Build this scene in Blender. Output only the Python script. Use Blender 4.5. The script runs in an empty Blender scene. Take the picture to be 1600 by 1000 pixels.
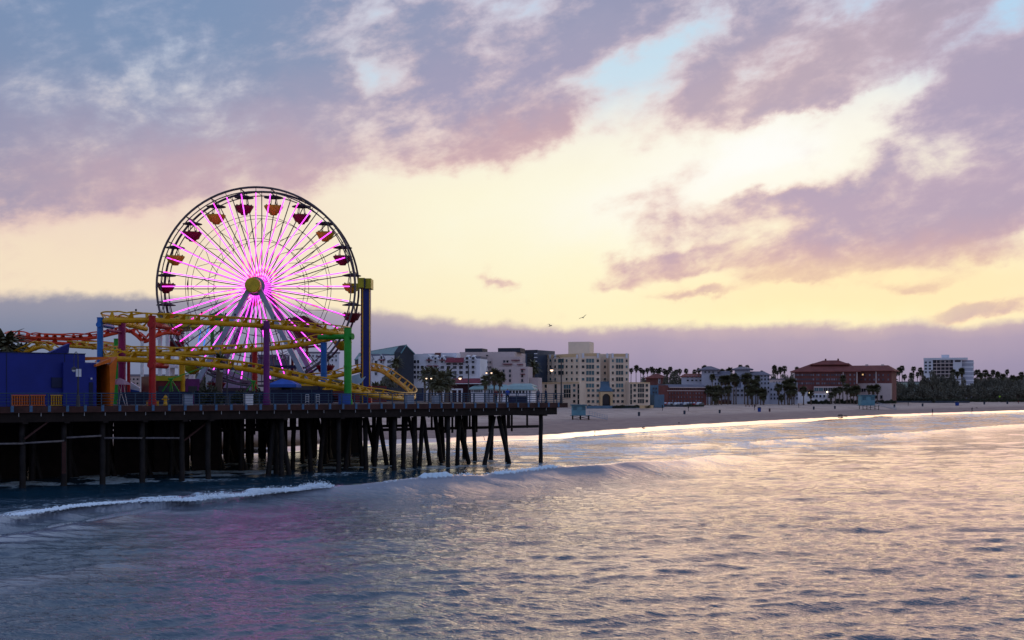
import bpy, bmesh, math, random
import numpy as np
from mathutils import Vector, Matrix

S = bpy.context.scene
COL = S.collection
R = math.radians
F = 1800.0          # focal length in photo pixels (photo 1600 px wide)
EYE = 7.9           # eye height above the water
HZ = 615.0          # photo row of the horizon

# ------------------------------------------------------------------ camera
cd = bpy.data.cameras.new('camera')
cam = bpy.data.objects.new('camera', cd)
COL.objects.link(cam)
cam.location = (0, 0, EYE)
cam.rotation_euler = (R(90), 0, 0)
cd.sensor_width = 36
cd.lens = 36 * F / 1600
cd.shift_y = (HZ - 500) / 1600
cd.clip_start = 0.5
cd.clip_end = 6000
S.camera = cam
S.view_settings.view_transform = 'Standard'
S.view_settings.look = 'None'
S.view_settings.exposure = 0.0
S.view_settings.gamma = 1
S.view_settings.use_curve_mapping = False
S.cycles.max_bounces = 6
S.cycles.diffuse_bounces = 3
S.cycles.glossy_bounces = 3
S.cycles.transparent_max_bounces = 8
S.cycles.use_denoising = True
S.cycles.sample_clamp_indirect = 4.0
S.cycles.caustics_reflective = False


def lin(c):
    return tuple(((v / 255) / 12.92 if v / 255 <= 0.04045 else ((v / 255 + 0.055) / 1.055) ** 2.4) for v in c)


# ------------------------------------------------------------------ sky
SUN_AZ, SUN_EL = math.atan((1280 - 800) / F), R(9.0)
world = bpy.data.worlds.new("World")
S.world = world
world.use_nodes = True
NT = world.node_tree
NT.nodes.clear()


class E:
    """tiny expression layer over Math nodes"""
    def __init__(s, sock): s.k = sock
    def __add__(a, b): return m('ADD', a, b)
    def __radd__(a, b): return m('ADD', b, a)
    def __sub__(a, b): return m('SUBTRACT', a, b)
    def __rsub__(a, b): return m('SUBTRACT', b, a)
    def __mul__(a, b): return m('MULTIPLY', a, b)
    def __rmul__(a, b): return m('MULTIPLY', b, a)
    def __truediv__(a, b): return m('DIVIDE', a, b)


CUR = [NT]


def put(sock, v):
    if isinstance(v, E): CUR[0].links.new(v.k, sock)
    else: sock.default_value = v


def m(op, *a):
    n = CUR[0].nodes.new('ShaderNodeMath')
    n.operation = op
    for i, v in enumerate(a): put(n.inputs[i], v)
    return E(n.outputs[0])


def sstep(lo, hi, v):
    n = CUR[0].nodes.new('ShaderNodeMapRange')
    n.interpolation_type = 'SMOOTHSTEP'
    put(n.inputs['Value'], v)
    put(n.inputs['From Min'], lo)
    put(n.inputs['From Max'], hi)
    return E(n.outputs[0])


def mixc(f, a, b):
    n = CUR[0].nodes.new('ShaderNodeMix')
    n.data_type = 'RGBA'
    put(n.inputs[0], f)
    for s, v in ((n.inputs[6], a), (n.inputs[7], b)):
        if isinstance(v, E): CUR[0].links.new(v.k, s)
        else: s.default_value = (*v, 1)
    return E(n.outputs[2])


def comb(x, y, z):
    n = CUR[0].nodes.new('ShaderNodeCombineXYZ')
    for i, v in enumerate((x, y, z)): put(n.inputs[i], v)
    return E(n.outputs[0])


def noise(vec, scale, detail=5, rough=0.55, out=0, dist=0.0):
    n = CUR[0].nodes.new('ShaderNodeTexNoise')
    if vec is not None: CUR[0].links.new(vec.k, n.inputs['Vector'])
    n.inputs['Scale'].default_value = scale
    n.inputs['Detail'].default_value = detail
    n.inputs['Roughness'].default_value = rough
    n.inputs['Distortion'].default_value = dist
    return E(n.outputs[out])


def sep(v):
    n = CUR[0].nodes.new('ShaderNodeSeparateXYZ')
    CUR[0].links.new(v.k, n.inputs[0])
    return [E(o) for o in n.outputs]


tc = NT.nodes.new('ShaderNodeTexCoord')
dx, dy, dz = sep(E(tc.outputs['Generated']))
K = 1800.0
AZ = m('ARCTAN2', dx, dy) * K                # azimuth and elevation as angles (1/1800 rad)
EL = m('ARCSINE', dz) * K
# cloud turbulence, stretched a little along the drift of the clouds
ca, sa = math.cos(R(12)), math.sin(R(12))
UU = (AZ * ca + EL * sa)
VV = (EL * ca - AZ * sa)
pv = comb(UU * (1 / 1000), VV * (1.4 / 1000), 0.37)
w1 = noise(pv, 4.2, 4, 0.55, 1)
w2 = noise(pv, 15.0, 5, 0.62, 1)
a1, b1, _ = sep(w1)
a2, b2, _ = sep(w2)
A_ = AZ + (a1 - 0.5) * 190 + (a2 - 0.5) * 70
E_ = EL + (b1 - 0.5) * 100 + (b2 - 0.5) * 42
nz = noise(pv, 8.5, 7, 0.62) - 0.5
nf = noise(pv, 22.0, 6, 0.66) - 0.5


def ang(px, py):
    a = math.atan((px - 800) / F)
    return a * K, math.atan((HZ - py) / F * math.cos(a)) * K


def ramp(fac, stops):
    n = CUR[0].nodes.new('ShaderNodeValToRGB')
    put(n.inputs[0], fac)
    el = n.color_ramp.elements
    while len(el) < len(stops): el.new(0.5)
    for e, (p, c) in zip(el, stops):
        e.position = p
        e.color = (*c, 1)
    return E(n.outputs[0])


# clear sky behind the clouds, by elevation (0..1 = 0..90 deg)
def ep(py): return (HZ - py) / F / (math.pi / 2)


sky = ramp(EL * (1 / (K * math.pi / 2)), [
    (0.0, lin((255, 230, 188))), (ep(480), lin((255, 238, 198))), (ep(400), lin((255, 243, 214))),
    (ep(310), lin((255, 248, 222))), (ep(215), lin((243, 238, 234))), (ep(110), lin((205, 224, 240))),
    (ep(10), lin((180, 214, 242))), (0.25, lin((140, 162, 204))), (0.36, lin((124, 142, 186))), (0.55, lin((130, 154, 198))), (1.0, lin((126, 152, 198)))])


def layer(px, py, sx, sy, rot, col, k=1.0, edge=(0.25, 0.75), nk=0.62, fk=0.36, warp=True):
    global sky
    if nk > 0.5: edge = (edge[0] - 0.05, edge[1] + 0.05)
    a0, e0 = ang(px, py)
    c, s = math.cos(R(rot)), math.sin(R(rot))
    ua, ue = (A_, E_) if warp else (AZ, EL)
    da, de = ua - a0, ue - e0
    u = (da * c + de * s) * (1 / sx)
    v = (de * c - da * s) * (1 / sy)
    g = m('EXPONENT', (u * u + v * v) * -0.7)
    f = sstep(edge[0], edge[1], g + nz * nk + nf * fk) * k
    sky = mixc(f, sky, lin(col))


SOFT = (0.0, 1.0)
# broad tints of the clear air
layer(-60, 330, 520, 190, 0, (236, 206, 194), 0.8, SOFT, 0.2, 0.1)
layer(80, 440, 420, 70, 0, (250, 232, 200), 0.7, SOFT, 0.15, 0.1)
layer(1150, 450, 460, 80, 0, (255, 246, 202), 0.85, SOFT, 0.1, 0.05)
layer(1000, 320, 420, 110, 5, (255, 250, 218), 0.8, SOFT, 0.15, 0.05)
layer(1110, 270, 260, 70, 10, (255, 253, 244), 0.8, SOFT, 0.2, 0.1)
layer(600, 90, 160, 80, 0, (200, 216, 232), 0.7, SOFT, 0.2, 0.1)
layer(1010, 85, 170, 50, 15, (198, 224, 240), 0.75, SOFT, 0.2, 0.1)
layer(1540, 15, 160, 50, 0, (178, 218, 246), 0.9, SOFT, 0.2, 0.1)
# cloud cover: broad humps broken up by turbulence
dens = None
for (x, y, sx, sy, rot, w) in [
        (120, 60, 330, 120, 5, 0.98), (40, 230, 260, 90, 5, 0.95), (310, 215, 260, 72, 6, 1.0), (455, 140, 125, 75, 20, 0.9), (250, 120, 210, 80, 0, 0.5), (60, 300, 190, 36, 3, 0.5),
        (745, 185, 150, 62, 12, 1.15), (680, 160, 80, 45, 10, 0.5), (880, 165, 62, 48, 35, 0.75), (720, 245, 120, 22, 8, 0.5),
        (600, 25, 160, 46, 5, 0.85), (730, 62, 110, 36, 0, 0.6), (980, 22, 160, 40, 12, 1.05), (860, 100, 60, 22, 10, 0.4),
        (1190, 72, 96, 46, 15, 0.95), (1345, 82, 170, 46, 22, 1.1), (1450, 28, 70, 30, 20, 0.7), (1110, 160, 105, 44, 10, 0.95), (1230, 160, 120, 36, 10, 0.5),
        (1570, 110, 130, 60, 15, 1.1), (1500, 230, 220, 74, 15, 0.85), (1420, 312, 260, 52, 8, 0.9), (1580, 320, 150, 70, 0, 0.55), (1180, 332, 140, 26, 3, 1.1), (1480, 380, 220, 28, 5, 0.8),
        (1050, 278, 68, 30, 8, 1.1), (1020, 402, 66, 22, 4, 1.15), (1115, 402, 64, 20, 4, 1.15), (1235, 398, 78, 20, 4, 1.2), (1250, 433, 120, 15, 5, 1.4), (960, 436, 66, 13, 4, 0.95),
        (1400, 448, 95, 10, 3, 1.0), (1540, 490, 100, 13, 4, 1.5), (1590, 405, 100, 16, 4, 0.8), (1330, 385, 150, 14, 4, 0.8), (765, 440, 34, 9, 0, 0.85), (1080, 458, 64, 8, 0, 0.9),
        (-500, 100, 420, 500, 0, 1.0), (700, -380, 900, 260, 0, 0.7), (1600, -360, 700, 260, 0, 1.2),
        (572, 110, 26, 70, 22, -0.55), (1010, 88, 140, 18, 22, -0.15), (225, 98, 70, 14, 15, -0.35), (350, 115, 40, 20, 35, -0.35), (1290, 190, 170, 13, 20, -0.5), (1180, 245, 110, 30, 12, -0.8), (640, 95, 60, 20, 10, -0.3)]:
    a0, e0 = ang(x, y)
    c, s = math.cos(R(rot)), math.sin(R(rot))
    da, de = A_ - a0, E_ - e0
    u = (da * c + de * s) * (1 / sx)
    v = (de * c - da * s) * (1 / sy)
    g = m('EXPONENT', (u * u + v * v) * -0.75) * w
    dens = g if dens is None else dens + g
puff = noise(comb(UU * (1 / 1000), VV * (1.5 / 1000), 3.1), 6.5, 7, 0.56, dist=0.25) - 0.5
fine = noise(comb(UU * (1 / 1000), VV * (2.0 / 1000), 7.7), 26.0, 5, 0.6) - 0.5
den = sstep(0.1, 1.5, dens) * 0.86 + puff * 1.9 + fine * 0.42
mask = sstep(0.18, 0.80, den)
core = sstep(0.36, 1.02, den + fine * 0.3)
clear = sky
# colour of thick cloud by where it hangs
sky = ramp(EL * (1 / 900), [(0.0, lin((196, 160, 176))), (0.25, lin((190, 160, 180))), (0.5, lin((178, 162, 184))), (0.8, lin((150, 160, 190))), (1.0, lin((140, 154, 188)))])
layer(120, 40, 460, 120, 0, (124, 146, 178), 0.9, SOFT, 0.1, 0.05)
layer(170, 215, 420, 62, 6, (186, 166, 184), 0.75, SOFT, 0.1, 0.05)
layer(250, 275, 420, 45, 4, (206, 172, 180), 0.8, SOFT, 0.1, 0.05)
layer(740, 160, 170, 60, 10, (164, 156, 184), 0.8, SOFT, 0.1, 0.05)
layer(800, 235, 180, 40, 12, (206, 168, 174), 0.8, SOFT, 0.1, 0.05)
layer(1280, 100, 240, 60, 20, (192, 170, 182), 0.8, SOFT, 0.1, 0.05)
layer(1520, 230, 300, 110, 10, (166, 155, 184), 0.9, SOFT, 0.1, 0.05)
layer(1350, 320, 300, 40, 8, (182, 160, 184), 0.8, SOFT, 0.1, 0.05)
layer(1300, 420, 400, 40, 0, (204, 164, 172), 0.7, SOFT, 0.1, 0.05)
layer(-150, -330, 760, 300, 0, (112, 142, 182), 0.92, SOFT, 0.2, 0.1)
layer(-520, 100, 420, 420, 0, (118, 138, 174), 0.85, SOFT, 0.2, 0.1)
layer(1300, -420, 900, 260, 0, (116, 122, 160), 0.95, SOFT, 0.2, 0.1)
ccol = sky
rim = ramp(EL * (1 / 900), [(0.0, lin((244, 206, 178))), (0.35, lin((240, 206, 194))), (0.62, lin((222, 200, 208))), (1.0, lin((192, 200, 222)))])
sky = mixc(sstep(-120, -520, AZ) * sstep(230, 420, EL) * 0.85, rim, lin((152, 168, 198)))
sky = mixc(sstep(-120, -520, AZ) * sstep(420, 230, EL) * 0.7, sky, lin((222, 190, 188)))
sky = mixc(sstep(420, 640, AZ) * sstep(150, 300, EL) * 0.7, sky, lin((196, 178, 200)))
ccol = mixc(core, sky, ccol)
sky = mixc(mask * 0.96, clear, ccol)
layer(1165, 245, 90, 24, 14, (255, 255, 252), 0.9, SOFT, 0.25, 0.1)
layer(1240, 492, 190, 22, 0, (255, 248, 200), 0.8, SOFT, 0.1, 0.05)
layer(1380, 455, 330, 44, 0, (255, 224, 168), 0.45, SOFT, 0.2, 0.1)
# the low cloud bank along the horizon
bt = ramp(AZ * (1 / 1600) + 0.5, [(0.0, (146 / 200,) * 3), (0.2, (143 / 200,) * 3), (0.36, (126 / 200,) * 3), (0.53, (106 / 200,) * 3),
                                 (0.62, (106 / 200,) * 3), (1.0, (102 / 200,) * 3)])
bn = noise(comb(AZ * (1 / 1000), EL * (0.8 / 1000), 1.9), 11, 6, 0.58) - 0.5
top = bt * 200 + bn * 34
bf = sstep(8, -10, EL - top + puff * 46 + fine * 10)
bcol = ramp((EL - top) * (1 / 120) + 1.0, [(0.0, lin((134, 132, 166))), (0.45, lin((148, 141, 174))), (0.8, lin((170, 155, 180))), (0.98, lin((196, 174, 182)))])
bleft = ramp((EL - top) * (1 / 120) + 1.0, [(0.0, lin((112, 122, 152))), (0.5, lin((124, 134, 160))), (1.0, lin((156, 152, 168)))])
bcol = mixc(sstep(150, -650, AZ), bcol, bleft)
sky = mixc(bf, sky, bcol)
# thinning veil over high sky, and the dim west behind the viewer
hn = noise(pv, 3.0, 6, 0.6)
sky = mixc(sstep(0.42, 0.68, hn) * sstep(620, 900, EL) * 0.75, sky, lin((128, 136, 168)))
west = sstep(0.25, -0.75, dy)
wcol = ramp(dz, [(0.0, lin((164, 162, 190))), (0.25, lin((164, 178, 214))), (1.0, lin((126, 152, 198)))])
sky = mixc(west * 0.92, sky, wcol)

st = NT.nodes.new('ShaderNodeTexSky')
st.sky_type = 'NISHITA'
st.sun_disc = False
st.sun_elevation = SUN_EL
st.sun_rotation = SUN_AZ
bg = NT.nodes.new('ShaderNodeBackground')
NT.links.new(sky.k, bg.inputs[0])
bg.inputs[1].default_value = 0.97
bg2 = NT.nodes.new('ShaderNodeBackground')
NT.links.new(st.outputs[0], bg2.inputs[0])
bg2.inputs[1].default_value = 0.001
ad = NT.nodes.new('ShaderNodeAddShader')
NT.links.new(bg.outputs[0], ad.inputs[0])
NT.links.new(bg2.outputs[0], ad.inputs[1])
wo = NT.nodes.new('ShaderNodeOutputWorld')
NT.links.new(ad.outputs[0], wo.inputs[0])
world.cycles.sampling_method = 'MANUAL'
world.cycles.sample_map_resolution = 1024

sl = bpy.data.lights.new('sun', 'SUN')
sl.energy = 0.32
sl.angle = R(34)
sl.color = (1.0, 0.60, 0.34)
sun = bpy.data.objects.new('sun', sl)
COL.objects.link(sun)
sd = Vector((math.sin(SUN_AZ) * math.cos(SUN_EL), math.cos(SUN_AZ) * math.cos(SUN_EL), math.sin(SUN_EL)))
sun.rotation_euler = sd.to_track_quat('Z', 'Y').to_euler()

# ------------------------------------------------------------------ helpers
rng = random.Random(7)


def W(px, py, d):
    return Vector(((px - 800) / F * d, d, EYE + (HZ - py) / F * d))


def xat(px, d): return (px - 800) / F * d
def zat(py, d): return EYE + (HZ - py) / F * d


class G:
    """collects polygons for one mesh"""
    def __init__(s): s.v, s.f, s.mi = [], [], []

    def add(s, vs, fs, mi=0):
        b = len(s.v)
        s.v.extend(tuple(p) for p in vs)
        s.f.extend(tuple(b + i for i in f) for f in fs)
        s.mi.extend([mi] * len(fs))
        return s

    def quad(s, a, b, c, d, mi=0): return s.add([a, b, c, d], [(0, 1, 2, 3)], mi)

    def box(s, x0, x1, y0, y1, z0, z1, mi=0, M=None):
        vs = [Vector((x, y, z)) for z in (z0, z1) for y in (y0, y1) for x in (x0, x1)]
        if M is not None: vs = [M @ p for p in vs]
        return s.add(vs, [(0, 2, 3, 1), (4, 5, 7, 6), (0, 1, 5, 4), (2, 6, 7, 3), (0, 4, 6, 2), (1, 3, 7, 5)], mi)

    def bar(s, a, b, w, h=None, mi=0, up=Vector((0, 0, 1))):
        a, b = Vector(a), Vector(b)
        h = h or w
        d = (b - a).normalized()
        if abs(d.dot(up)) > 0.98: up = Vector((0, 1, 0))
        r = d.cross(up).normalized()
        u = r.cross(d)
        vs = [p + r * (w / 2 * i) + u * (h / 2 * j) for p in (a, b) for i, j in ((-1, -1), (1, -1), (1, 1), (-1, 1))]
        return s.add(vs, [(3, 2, 1, 0), (4, 5, 6, 7), (0, 1, 5, 4), (1, 2, 6, 5), (2, 3, 7, 6), (3, 0, 4, 7)], mi)

    def tube(s, pts, r, n=8, mi=0, caps=True, closed=False):
        pts = [Vector(p) for p in pts]
        rs = r if isinstance(r, (list, tuple)) else [r] * len(pts)
        b = len(s.v)
        N = len(pts)
        pr = None
        for i, p in enumerate(pts):
            if closed: d = pts[(i + 1) % N] - pts[i - 1]
            else: d = pts[min(i + 1, N - 1)] - pts[max(i - 1, 0)]
            d.normalize()
            if pr is None:
                q = Vector((0, 0, 1)) if abs(d.z) < 0.9 else Vector((1, 0, 0))
                pr = d.cross(q).normalized()
            else:
                pr = (pr - d * pr.dot(d)).normalized()
            o = d.cross(pr)
            for k in range(n):
                t = 2 * math.pi * k / n
                s.v.append(tuple(p + (pr * math.cos(t) + o * math.sin(t)) * rs[i]))
        for i in range(N if closed else N - 1):
            j = (i + 1) % N
            for k in range(n):
                l = (k + 1) % n
                s.f.append((b + i * n + k, b + i * n + l, b + j * n + l, b + j * n + k))
                s.mi.append(mi)
        if caps and not closed:
            s.f.append(tuple(b + k for k in range(n - 1, -1, -1)))
            s.f.append(tuple(b + (N - 1) * n + k for k in range(n)))
            s.mi += [mi, mi]
        return s

    def prism(s, poly, z0, z1, mi=0):
        n = len(poly)
        vs = [(x, y, z0) for x, y in poly] + [(x, y, z1) for x, y in poly]
        fs = [tuple(range(n - 1, -1, -1)), tuple(range(n, 2 * n))] + [(i, (i + 1) % n, n + (i + 1) % n, n + i) for i in range(n)]
        return s.add(vs, fs, mi)

    def extr(s, poly, off, mi=0):
        """a planar 3-D polygon pushed along off"""
        n = len(poly)
        off = Vector(off)
        vs = [Vector(p) for p in poly] + [Vector(p) + off for p in poly]
        fs = [tuple(range(n - 1, -1, -1)), tuple(range(n, 2 * n))] + [(i, (i + 1) % n, n + (i + 1) % n, n + i) for i in range(n)]
        return s.add(vs, fs, mi)

    def lathe(s, c, prof, n=16, mi=0):
        b = len(s.v)
        for r, z in prof:
            for k in range(n):
                t = 2 * math.pi * k / n
                s.v.append((c[0] + r * math.cos(t), c[1] + r * math.sin(t), c[2] + z))
        for i in range(len(prof) - 1):
            for k in range(n):
                l = (k + 1) % n
                s.f.append((b + i * n + k, b + i * n + l, b + (i + 1) * n + l, b + (i + 1) * n + k))
                s.mi.append(mi)
        return s

    def mesh(s, name, mats, smooth=False):
        me = bpy.data.meshes.new(name)
        me.from_pydata(s.v, [], s.f)
        for mt in (mats if isinstance(mats, (list, tuple)) else [mats]): me.materials.append(mt)
        if any(s.mi): me.polygons.foreach_set('material_index', s.mi)
        if smooth: me.polygons.foreach_set('use_smooth', [True] * len(s.f))
        bm = bmesh.new()
        bm.from_mesh(me)
        bmesh.ops.recalc_face_normals(bm, faces=bm.faces)
        bm.to_mesh(me)
        bm.free()
        return me


def link(name, me, parent=None, loc=None, rotz=None, label=None):
    o = bpy.data.objects.new(name, me)
    COL.objects.link(o)
    if parent is not None: o.parent = parent
    if loc is not None: o.location = loc
    if rotz is not None: o.rotation_euler = (0, 0, rotz)
    if label: o['label'] = label
    return o


def part(name, g, mats, parent, smooth=False, label=None, kind=None):
    o = link(name, g.mesh(name, mats, smooth), parent, label=label)
    # geometry is given in world coordinates: undo the parents' offsets
    p = Vector((0, 0, 0))
    q = parent
    while q is not None:
        p += q.location
        q = q.parent
    o.location = -p
    if kind: o['kind'] = kind
    return o


def thing(name, label, cat, loc=(0, 0, 0), group=None, rotz=0):
    o = bpy.data.objects.new(name, None)
    o.empty_display_size = 0.5
    COL.objects.link(o)
    o.location = loc
    if rotz: o.rotation_euler = (0, 0, rotz)
    return tag(o, label, cat, group)


def tag(o, label, cat, group=None):
    o['label'] = label
    o['category'] = cat
    if group: o['group'] = group
    return o


def structure(name, me):
    o = link(name, me)
    o['kind'] = 'structure'
    return o


MATS = {}


def mat(name, c, rough=0.6, var=0.12, scale=1.5, metal=0.0, spec=0.25, emit=None, es=0.0, bump=0.0):
    """c in linear colour; var = how much the colour wanders (dirt, fading)"""
    if name in MATS: return MATS[name]
    mt = bpy.data.materials.new(name)
    mt.use_nodes = True
    nt = mt.node_tree
    CUR[0] = nt
    b = nt.nodes['Principled BSDF']
    b.inputs['Roughness'].default_value = rough
    b.inputs['Metallic'].default_value = metal
    b.inputs['Specular IOR Level'].default_value = spec
    if var:
        t = nt.nodes.new('ShaderNodeTexCoord')
        oi = nt.nodes.new('ShaderNodeObjectInfo')
        n1 = noise(E(t.outputs['Object']), scale, 6, 0.65)
        f = sstep(0.28, 0.72, n1)
        col = mixc(f, tuple(v * (1 - var) for v in c), tuple(min(1, v * (1 + var)) for v in c))
        nt.links.new(col.k, b.inputs['Base Color'])
        if bump:
            bp = nt.nodes.new('ShaderNodeBump')
            bp.inputs['Strength'].default_value = bump
            bp.inputs['Distance'].default_value = 0.05
            nt.links.new(n1.k, bp.inputs['Height'])
            nt.links.new(bp.outputs[0], b.inputs['Normal'])
    else:
        b.inputs['Base Color'].default_value = (*c, 1)
    if emit:
        b.inputs['Emission Color'].default_value = (*emit, 1)
        b.inputs['Emission Strength'].default_value = es
    MATS[name] = mt
    return mt


def npmesh(name, V, Fq, mt, attrs=None, smooth=True):
    me = bpy.data.meshes.new(name)
    me.vertices.add(len(V))
    me.vertices.foreach_set('co', V.astype(np.float32).ravel())
    me.loops.add(Fq.size)
    me.loops.foreach_set('vertex_index', Fq.astype(np.int32).ravel())
    me.polygons.add(len(Fq))
    me.polygons.foreach_set('loop_start', np.arange(0, Fq.size, 4, dtype=np.int32))
    me.polygons.foreach_set('loop_total', np.full(len(Fq), 4, dtype=np.int32))
    me.materials.append(mt)
    me.update(calc_edges=True)
    if smooth: me.polygons.foreach_set('use_smooth', np.ones(len(Fq), bool))
    for k, a in (attrs or {}).items():
        at = me.attributes.new(k, 'FLOAT', 'POINT')
        at.data.foreach_set('value', a.astype(np.float32).ravel())
    me.validate()
    return me


def gridfaces(nr, nc):
    i = np.arange(nr - 1)[:, None] * nc + np.arange(nc - 1)[None, :]
    i = i.ravel()
    return np.stack([i, i + 1, i + 1 + nc, i + nc], 1)


# smooth value noise for numpy
def vnoise(x, y, seed=0):
    xi, yi = np.floor(x).astype(np.int64), np.floor(y).astype(np.int64)
    fx, fy = x - xi, y - yi
    fx, fy = fx * fx * (3 - 2 * fx), fy * fy * (3 - 2 * fy)

    def h(a, b):
        n = (a * 374761393 + b * 668265263 + seed * 974634777) & 0xffffffff
        n = ((n ^ (n >> 13)) * 1274126177) & 0xffffffff
        return ((n ^ (n >> 16)) & 0xffff) / 65535.0
    return (h(xi, yi) * (1 - fx) + h(xi + 1, yi) * fx) * (1 - fy) + (h(xi, yi + 1) * (1 - fx) + h(xi + 1, yi + 1) * fx) * fy


def fbm(x, y, seed=0, o=4):
    t, a, q = 0, 0.5, 0
    for k in range(o):
        t = t + a * vnoise(x * 2 ** k, y * 2 ** k, seed + k)
        q += a
        a *= 0.5
    return t / q


# ------------------------------------------------------------------ shoreline
def wpt(px, py, z=0.0):
    d = (EYE - z) * F / (py - HZ)
    return np.array([xat(px, d), d])


SH = np.array([[-420, -150], [-260, -30], [-120, 77], [-66, 118]] + [list(wpt(x, y)) for x, y in
              [(450, 707), (600, 695), (740, 690), (880, 685), (980, 677), (1060, 670), (1140, 665), (1200, 661.5), (1320, 655), (1420, 649.5), (1600, 643.5)]] +
              [[330, 610], [700, 960], [1400, 1500]])
_ss = np.concatenate([[0], np.cumsum(np.hypot(*np.diff(SH, axis=0).T))])


def shore(s):
    return np.stack([np.interp(s, _ss, SH[:, 0]), np.interp(s, _ss, SH[:, 1])], -1)


def shore_dist(x, y):
    """signed distance inland of the waterline (positive = on land)"""
    p = np.stack([x, y], -1)
    best = np.full(x.shape, 1e9)
    sg = np.zeros(x.shape)
    for a, b in zip(SH[:-1], SH[1:]):
        d = b - a
        t = np.clip(((p - a) @ d) / (d @ d), 0, 1)
        q = a + t[..., None] * d
        dd = np.hypot(*(np.moveaxis(p - q, -1, 0)))
        cr = d[0] * (p[..., 1] - a[1]) - d[1] * (p[..., 0] - a[0])
        u = dd < best
        best = np.where(u, dd, best)
        sg = np.where(u, np.sign(cr), sg)
    return best * sg


SANDZ = 2.9


def sand_height(d, x, y):
    z = np.where(d < 0, d * 0.05, np.where(d < 5, d * 0.14, 0.70 + (d - 5) * (SANDZ - 0.70) / 92))
    z = np.minimum(z, SANDZ)
    rough = np.clip((d - 6) / 8, 0, 1) * np.clip((115 - d) / 20, 0, 1)
    z = z + rough * ((fbm(x / 9, y / 9, 3) - 0.5) * 0.35 + (fbm(x / 2.2, y / 2.2, 9) - 0.5) * 0.16)
    z = z + np.exp(-((d - 7) / 2.2) ** 2) * 0.12
    return z


# sand: one sheet along the shore
ds = np.unique(np.concatenate([np.linspace(-25, 0, 8), np.linspace(0, 20, 26), np.linspace(20, 110, 90), np.linspace(110, 160, 14)]))
sl_ = np.concatenate([np.linspace(0, 180, 40), np.linspace(184, 560, 280), np.linspace(565, _ss[-1], 120)])
P = shore(sl_)
T = np.gradient(P, axis=0)
for _ in range(60): T[1:-1] = (T[:-2] + T[1:-1] * 2 + T[2:]) / 4
T /= np.hypot(T[:, 0], T[:, 1])[:, None]
Nn = np.stack([-T[:, 1], T[:, 0]], 1)
XX = P[:, None, 0] + Nn[:, None, 0] * ds[None, :]
YY = P[:, None, 1] + Nn[:, None, 1] * ds[None, :]
DD = np.broadcast_to(ds[None, :], XX.shape) + (fbm(XX / 14, YY / 14, 21) - 0.5) * 2.5 * (np.abs(ds) < 30)[None, :]
ZZ = sand_height(DD, XX, YY)
V = np.stack([XX, YY, ZZ], -1).reshape(-1, 3)

sm = bpy.data.materials.new('beach_sand')
sm.use_nodes = True
nt = sm.node_tree
CUR[0] = nt
bs = nt.nodes['Principled BSDF']
at = nt.nodes.new('ShaderNodeAttribute')
at.attribute_name = 'inland'
dl = E(at.outputs['Fac'])
ge = nt.nodes.new('ShaderNodeNewGeometry')
pos = E(ge.outputs['Position'])
n1 = noise(pos, 0.35, 6, 0.65)
n2 = noise(pos, 2.6, 5, 0.7)
n3 = noise(pos, 0.07, 4, 0.6)
wet = sstep(4.4, 3.4, dl + (noise(pos, 0.12, 3) - 0.5) * 2)
damp = sstep(46, 24, dl + (n3 - 0.5) * 30)
dry = mixc(sstep(0.3, 0.7, n1), lin((184, 158, 144)), lin((214, 188, 172)))
dry = mixc(sstep(0.54, 0.66, n2) * 0.75, dry, lin((120, 98, 90)))
dry = mixc(sstep(0.52, 0.62, n3) * 0.4, dry, lin((150, 118, 104)))
dp = mixc(sstep(0.35, 0.65, n1), lin((146, 122, 116)), lin((168, 142, 132)))
c = mixc(damp, dry, dp)
c = mixc(wet, c, lin((92, 76, 70)))
nt.links.new(c.k, bs.inputs['Base Color'])
put(bs.inputs['Roughness'], 0.9 - wet * 0.8)
put(bs.inputs['Specular IOR Level'], 0.2 + wet * 0.6)
put(bs.inputs['Coat Weight'], wet)
bs.inputs['Coat Roughness'].default_value = 0.04
bs.inputs['Coat IOR'].default_value = 1.6
bp = nt.nodes.new('ShaderNodeBump')
put(bp.inputs['Strength'], (1.0 - wet) * 0.6)
bp.inputs['Distance'].default_value = 0.12
put(bp.inputs['Height'], n2 + n1)
nt.links.new(bp.outputs[0], bs.inputs['Normal'])
structure('beach_sand', npmesh('beach_sand', V, gridfaces(len(sl_), len(ds))[:, ::-1], sm, {'inland': DD.ravel()}))

gs = np.linspace(0, _ss[-1], 60)
gp = shore(gs) + np.array([-0.72, 0.69]) * 128
gl = []
for k in (0, 60, 200, 600, 3500): gl.append(np.concatenate([gp + np.array([-0.6, 0.8]) * k, np.full((60, 1), SANDZ - 0.02)], 1))
structure('promenade_ground', npmesh('promenade_ground', np.stack(gl, 1).reshape(-1, 3), gridfaces(60, 5)[:, ::-1],
          mat('asphalt', (0.06, 0.06, 0.065), 0.9, 0.3, 0.05), smooth=False))

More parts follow.
